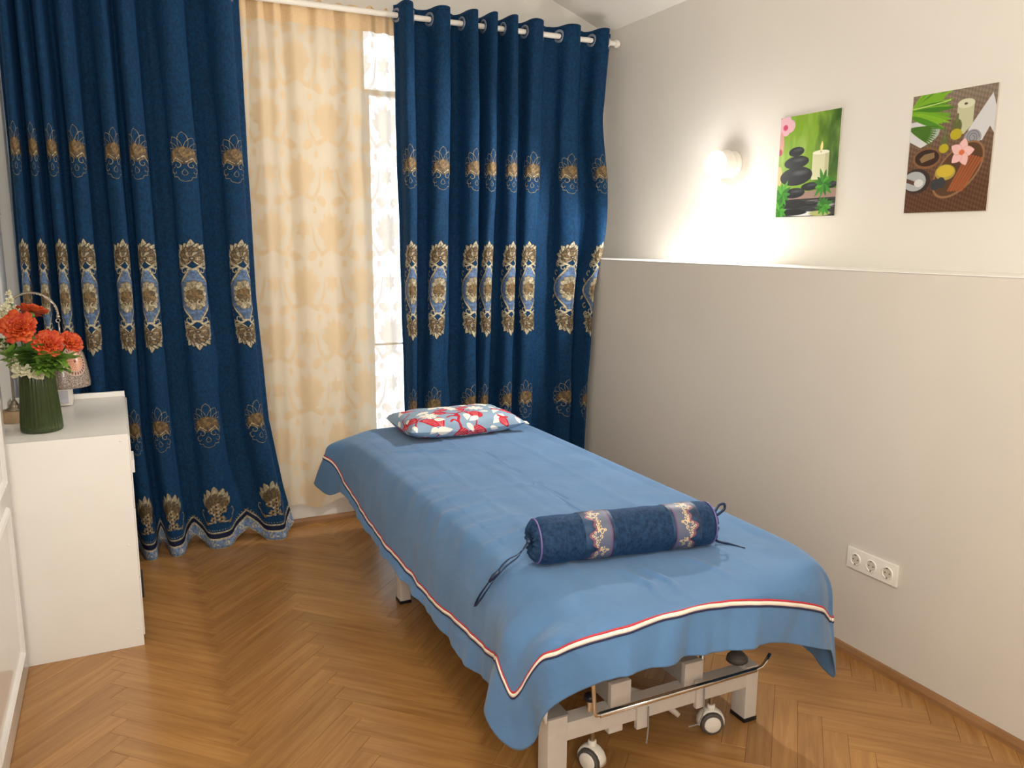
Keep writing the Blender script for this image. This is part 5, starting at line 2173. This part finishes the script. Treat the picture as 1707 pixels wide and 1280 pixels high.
def stock(pts, R, label, seed):
    rs = random.Random(seed)
    foot = (vx + rs.uniform(-0.03, 0.03), vy + rs.uniform(-0.03, 0.03), CZ + 0.03)
    t = thing('stock_flower', foot, label, 'flower', 'cream white flowers in the green vase')
    mb = MB()
    for (x, y, z, r) in pts:
        blossom(mb, (x, y, z), (rs.uniform(-0.5, 0.5), -0.8, rs.uniform(-0.2, 0.6)), r, rs, 14, 0.8)
    mb.build('florets', M_creamp, t, smooth=True, solid=0.0008)
    x, y, z, r = pts[0]
    rim = (vx + (x - vx) * 0.4, vy + (y - vy) * 0.4, CZ + VH + 0.005)
    P = catmull([foot, rim, (x, y + 0.01, z)], 12)
    MB().tube([tuple(p) for p in P], 0.0028, 7).build('stem', M_stem, t, smooth=True)
    return t


stock([(-0.358, 3.52, -0.228, 0.018), (-0.378, 3.52, -0.255, 0.022), (-0.345, 3.53, -0.268, 0.024), (-0.362, 3.53, -0.202, 0.013), (-0.390, 3.53, -0.285, 0.026), (-0.405, 3.54, -0.320, 0.024)], 0.02,
      'cream white flower spike standing highest at the left', 21)
stock([(-0.386, 3.46, -0.402, 0.032), (-0.368, 3.46, -0.418, 0.026), (-0.396, 3.47, -0.382, 0.024)], 0.02, 'cream white flower under the large orange bloom', 22)
stock([(-0.356, 3.43, -0.442, 0.028), (-0.372, 3.44, -0.430, 0.022)], 0.02, 'small cream white flower among the leaves at the left', 23)
stock([(-0.338, 3.42, -0.486, 0.030), (-0.318, 3.41, -0.474, 0.022), (-0.350, 3.43, -0.468, 0.022)], 0.02, 'cream white flower hanging over the left rim of the vase', 24)
stock([(-0.298, 3.41, -0.494, 0.020), (-0.276, 3.42, -0.502, 0.018), (-0.316, 3.41, -0.488, 0.018)], 0.02, 'cream white flower resting on the front rim of the vase', 25)


def sprig(tip, label, seed, mat_, nleaf=16, L=0.066):
    rs = random.Random(seed)
    foot = (vx + rs.uniform(-0.025, 0.025), vy + rs.uniform(-0.025, 0.025), CZ + 0.05)
    rim = (vx + (tip[0] - vx) * 0.30, vy + (tip[1] - vy) * 0.30, CZ + VH + 0.0)
    P = catmull([foot, rim, ((rim[0] + tip[0]) / 2, (rim[1] + tip[1]) / 2, (rim[2] + tip[2]) / 2 + 0.015), tip], 16)
    t = thing('leaf_sprig', foot, label, 'leaves', 'leafy sprigs in the green vase')
    MB().tube([tuple(p) for p in P], 0.0022, 6).build('stem', M_stem, t, smooth=True)
    nleaf = int(nleaf * 1.5)
    for k in range(nleaf):
        f = 0.42 + 0.58 * (k / (nleaf - 1))
        i = int(f * 15)
        p = Vector(P[min(i, 15)])
        d = (Vector(P[min(i + 1, 15)]) - Vector(P[max(i - 1, 0)])).normalized()
        q = Vector((rs.uniform(-1, 1), rs.uniform(-1, 0.6), rs.uniform(-0.3, 0.8)))
        dirp = (d * 0.5 + q.normalized()).normalized()
        side = dirp.cross(Vector((0, 0.6, 1))).normalized()
        nrm = side.cross(dirp)
        LL = L * rs.uniform(0.6, 1.1)
        rows = []
        for a in range(6):
            tt = a / 5
            w = LL * 0.24 * math.sin(PI * (0.06 + 0.92 * tt)) * (1 + 0.25 * math.sin(tt * 18))
            c = p + dirp * (LL * tt) - nrm * (LL * 0.25 * tt * tt)
            rows.append([tuple(c - side * w + nrm * w * 0.3), tuple(c), tuple(c + side * w + nrm * w * 0.3)])
        MB().grid(np.array(rows)).build('leaf', mat_, t, smooth=True)
    return t


sprig((-0.180, 3.40, -0.440), 'feathery green sprig under the rightmost orange flower', 31, M_leaf, 20)
sprig((-0.235, 3.38, -0.430), 'feathery green sprig under the middle orange flower', 32, M_leaf, 22)
sprig((-0.300, 3.39, -0.405), 'dark green sprig below the large orange flower', 33, M_leafd, 20)
sprig((-0.375, 3.42, -0.428), 'light green sprig reaching out to the left of the vase', 34, M_leaf, 18)
sprig((-0.400, 3.48, -0.385), 'deep green leaf sprig at the far left of the bunch', 35, M_leafd, 14)
sprig((-0.205, 3.40, -0.480), 'short bright green sprig leaning on the right rim of the vase', 36, M_leaf, 18, 0.052)
sprig((-0.285, 3.46, -0.385), 'dark green sprig in the middle behind the flower heads', 37, M_leafd, 16)
sprig((-0.262, 3.37, -0.470), 'bright green sprig drooping over the front rim of the vase', 38, M_leaf, 22, 0.058)

# ------------------------------------------------------------ swan-neck mosaic lamp
lx, ly = -0.398, 3.700
M_basewood = simple('pale_wood', rgb(176, 146, 110), 0.5, nscale=40, var=0.12)
lamp = thing('table_lamp', (lx, ly, CZ), 'swan-neck table lamp with hanging mosaic glass shade behind the vase', 'lamp')
MB().lathe([(0.050, 0.0), (0.052, 0.004), (0.052, 0.040), (0.049, 0.046), (0.0, 0.046)], (lx, ly, CZ + 0.0005), 40).build('base', M_basewood, lamp, smooth=False, bevel=0.001)
MB().lathe([(0.032, 0.0), (0.032, 0.004), (0.024, 0.010), (0.018, 0.014), (0.020, 0.020), (0.012, 0.026), (0.008, 0.038), (0.0, 0.040)], (lx, ly, CZ + 0.046), 30).build('base_ornament', M_silver, lamp, smooth=True)
ar = 0.090
arc = [(lx, ly, CZ + 0.08), (lx, ly, -0.50), (lx, ly, -0.34)]
acx, acz = lx + ar, -0.303
pts = [(lx, ly, CZ + 0.085 + (acz - CZ - 0.085) * k / 20) for k in range(20)]
for k in range(21):
    a = PI - PI * 1.02 * k / 20
    pts.append((acx + ar * math.cos(a), ly, acz + ar * math.sin(a)))
m, nt, bs, out = new_mat('twisted_silver')
tc = nt.nodes.new('ShaderNodeTexCoord')
wv = nt.nodes.new('ShaderNodeTexWave')
wv.inputs['Scale'].default_value = 90
wv.bands_direction = 'DIAGONAL'
nt.links.new(tc.outputs['Object'], wv.inputs['Vector'])
r = ramp(nt, wv.outputs['Fac'], [(0.2, rgb(110, 98, 84)), (0.8, rgb(214, 206, 186))])
nt.links.new(r.outputs['Color'], bs.inputs['Base Color'])
bs.inputs['Metallic'].default_value = 0.9
bs.inputs['Roughness'].default_value = 0.3
bump(nt, bs, wv.outputs['Fac'], 0.6, 0.002)
MB().tube(pts, 0.0050, 10).build('swan_neck', m, lamp, smooth=True)
hx, hz = acx + ar, acz - 0.010
mb = MB()
mb.tube([(hx, ly, hz + 0.010), (hx, ly, hz - 0.004)], 0.0065, 12)
mb.torus((hx - 0.002, ly, hz - 0.012), 0.007, 0.002, (0, 1, 0), 18, 6)
mb.tube([(hx, ly, hz - 0.02), (hx, ly, -0.40)], 0.003, 8)
mb.build('hook', M_silver, lamp, smooth=True)
hx2 = hx
MB().lathe([(0.012, 0.01), (0.020, 0.0), (0.026, -0.010)], (hx2, ly, -0.385), 24).build('shade_cap', M_silver, lamp, smooth=True)


def mosaic_image():
    cv = Canvas(1.0, 0.30, 900, (0.70, 0.63, 0.57, 1))
    a = cv.a
    r2 = np.random.default_rng(3)
    n = r2.normal(0, 1, a.shape[:2])
    # beads: coarse speckle
    k = 3
    small = r2.uniform(0.45, 1.15, (a.shape[0] // k + 1, a.shape[1] // k + 1))
    big = np.kron(small, np.ones((k, k)))[:a.shape[0], :a.shape[1]]
    a[..., :3] *= big[..., None]
    for q in range(4):
        cx, cy = 0.125 + q * 0.25, 0.16
        sx = 0.42 / 1.0
        cv.ell(cx, cy, 0.098, 0.088, (0.74, 0.66, 0.60, 1))
        for j in range(26):
            an = j * 2 * PI / 26
            cv.ell(cx + 0.080 * math.cos(an), cy + 0.072 * math.sin(an), 0.010, 0.005, (0.52, 0.22, 0.16, 1), an)
        cv.ell(cx, cy, 0.064, 0.058, (0.80, 0.55, 0.42, 1))
        for rr in (0.018, 0.032, 0.046, 0.058):
            nb = int(rr * 420)
            for j in range(nb):
                an = j * 2 * PI / nb
                cv.ell(cx + rr * math.cos(an), cy + rr * 0.92 * math.sin(an), 0.0045, 0.0040, (0.88, 0.68, 0.56, 1))
        cv.ell(cx, cy, 0.009, 0.008, (0.55, 0.20, 0.12, 1))
    return cv.image('mosaic_beads')


m, nt, bs, out = new_mat('mosaic_glass')
ti = image_nodes(nt, mosaic_image())
nt.links.new(ti.outputs['Color'], bs.inputs['Base Color'])
bs.inputs['Roughness'].default_value = 0.22
bs.inputs['Coat Weight'].default_value = 0.4
bump(nt, bs, ti.outputs['Color'], 0.4, 0.002)
prof = [(0.024, -0.390), (0.050, -0.404), (0.072, -0.428), (0.088, -0.462), (0.098, -0.500), (0.105, -0.540), (0.109, -0.575), (0.108, -0.590)]
pp = catmull(prof, 26)
K = 64
P = np.zeros((26, K + 1, 3))
UV = np.zeros((26, K + 1, 2))
for i, (r0, z0) in enumerate(pp):
    for k in range(K + 1):
        a = 2 * PI * k / K
        P[i, k] = (hx2 + r0 * 0.87 * math.cos(a), ly + r0 * 0.87 * math.sin(a), z0)
        UV[i, k] = ((k / K + 0.020) % 1.0 if k < K else 1.020, (z0 + 0.59) / 0.2)
for i in range(26):
    for k in range(K + 1):
        UV[i, k, 0] = k / K + 0.03
MB().grid(P, UV).build('mosaic_shade', m, lamp, smooth=True, solid=0.003)

# small white container under the shade
can = thing('container', (-0.253, 3.99, CZ), 'small white rounded container between the vase and mosaic shade', 'container')
MB().box(-0.300, -0.206, 3.945, 4.040, CZ + 0.0005, CZ + 0.084).build('container_body', M_plwhite, can, bevel=0.018)
MB().box(-0.285, -0.222, 3.942, 3.9455, CZ + 0.014, CZ + 0.070).build('front_inset', simple('grey_inset', rgb(196, 196, 204), 0.4, var=0.03), can, bevel=0.001)

# cream print high on the left wall, only its edge in view
fr = thing('framed_print', (XL + 0.002, 3.9, 0.09), 'cream print in a thin dark frame at the left picture edge', 'picture')
MB().box(XL + 0.001, XL + 0.014, 3.72, 4.30, 0.098, 0.52).build('frame', simple('dark_frame', rgb(92, 70, 50), 0.5, var=0.1), fr, bevel=0.002)
MB().box(XL + 0.014, XL + 0.0155, 3.728, 4.292, 0.106, 0.512).build('print', simple('cream_paper', rgb(240, 222, 176), 0.7, nscale=10, var=0.05), fr)

for o in bpy.data.objects:
    if '_org' in o:
        del o['_org']
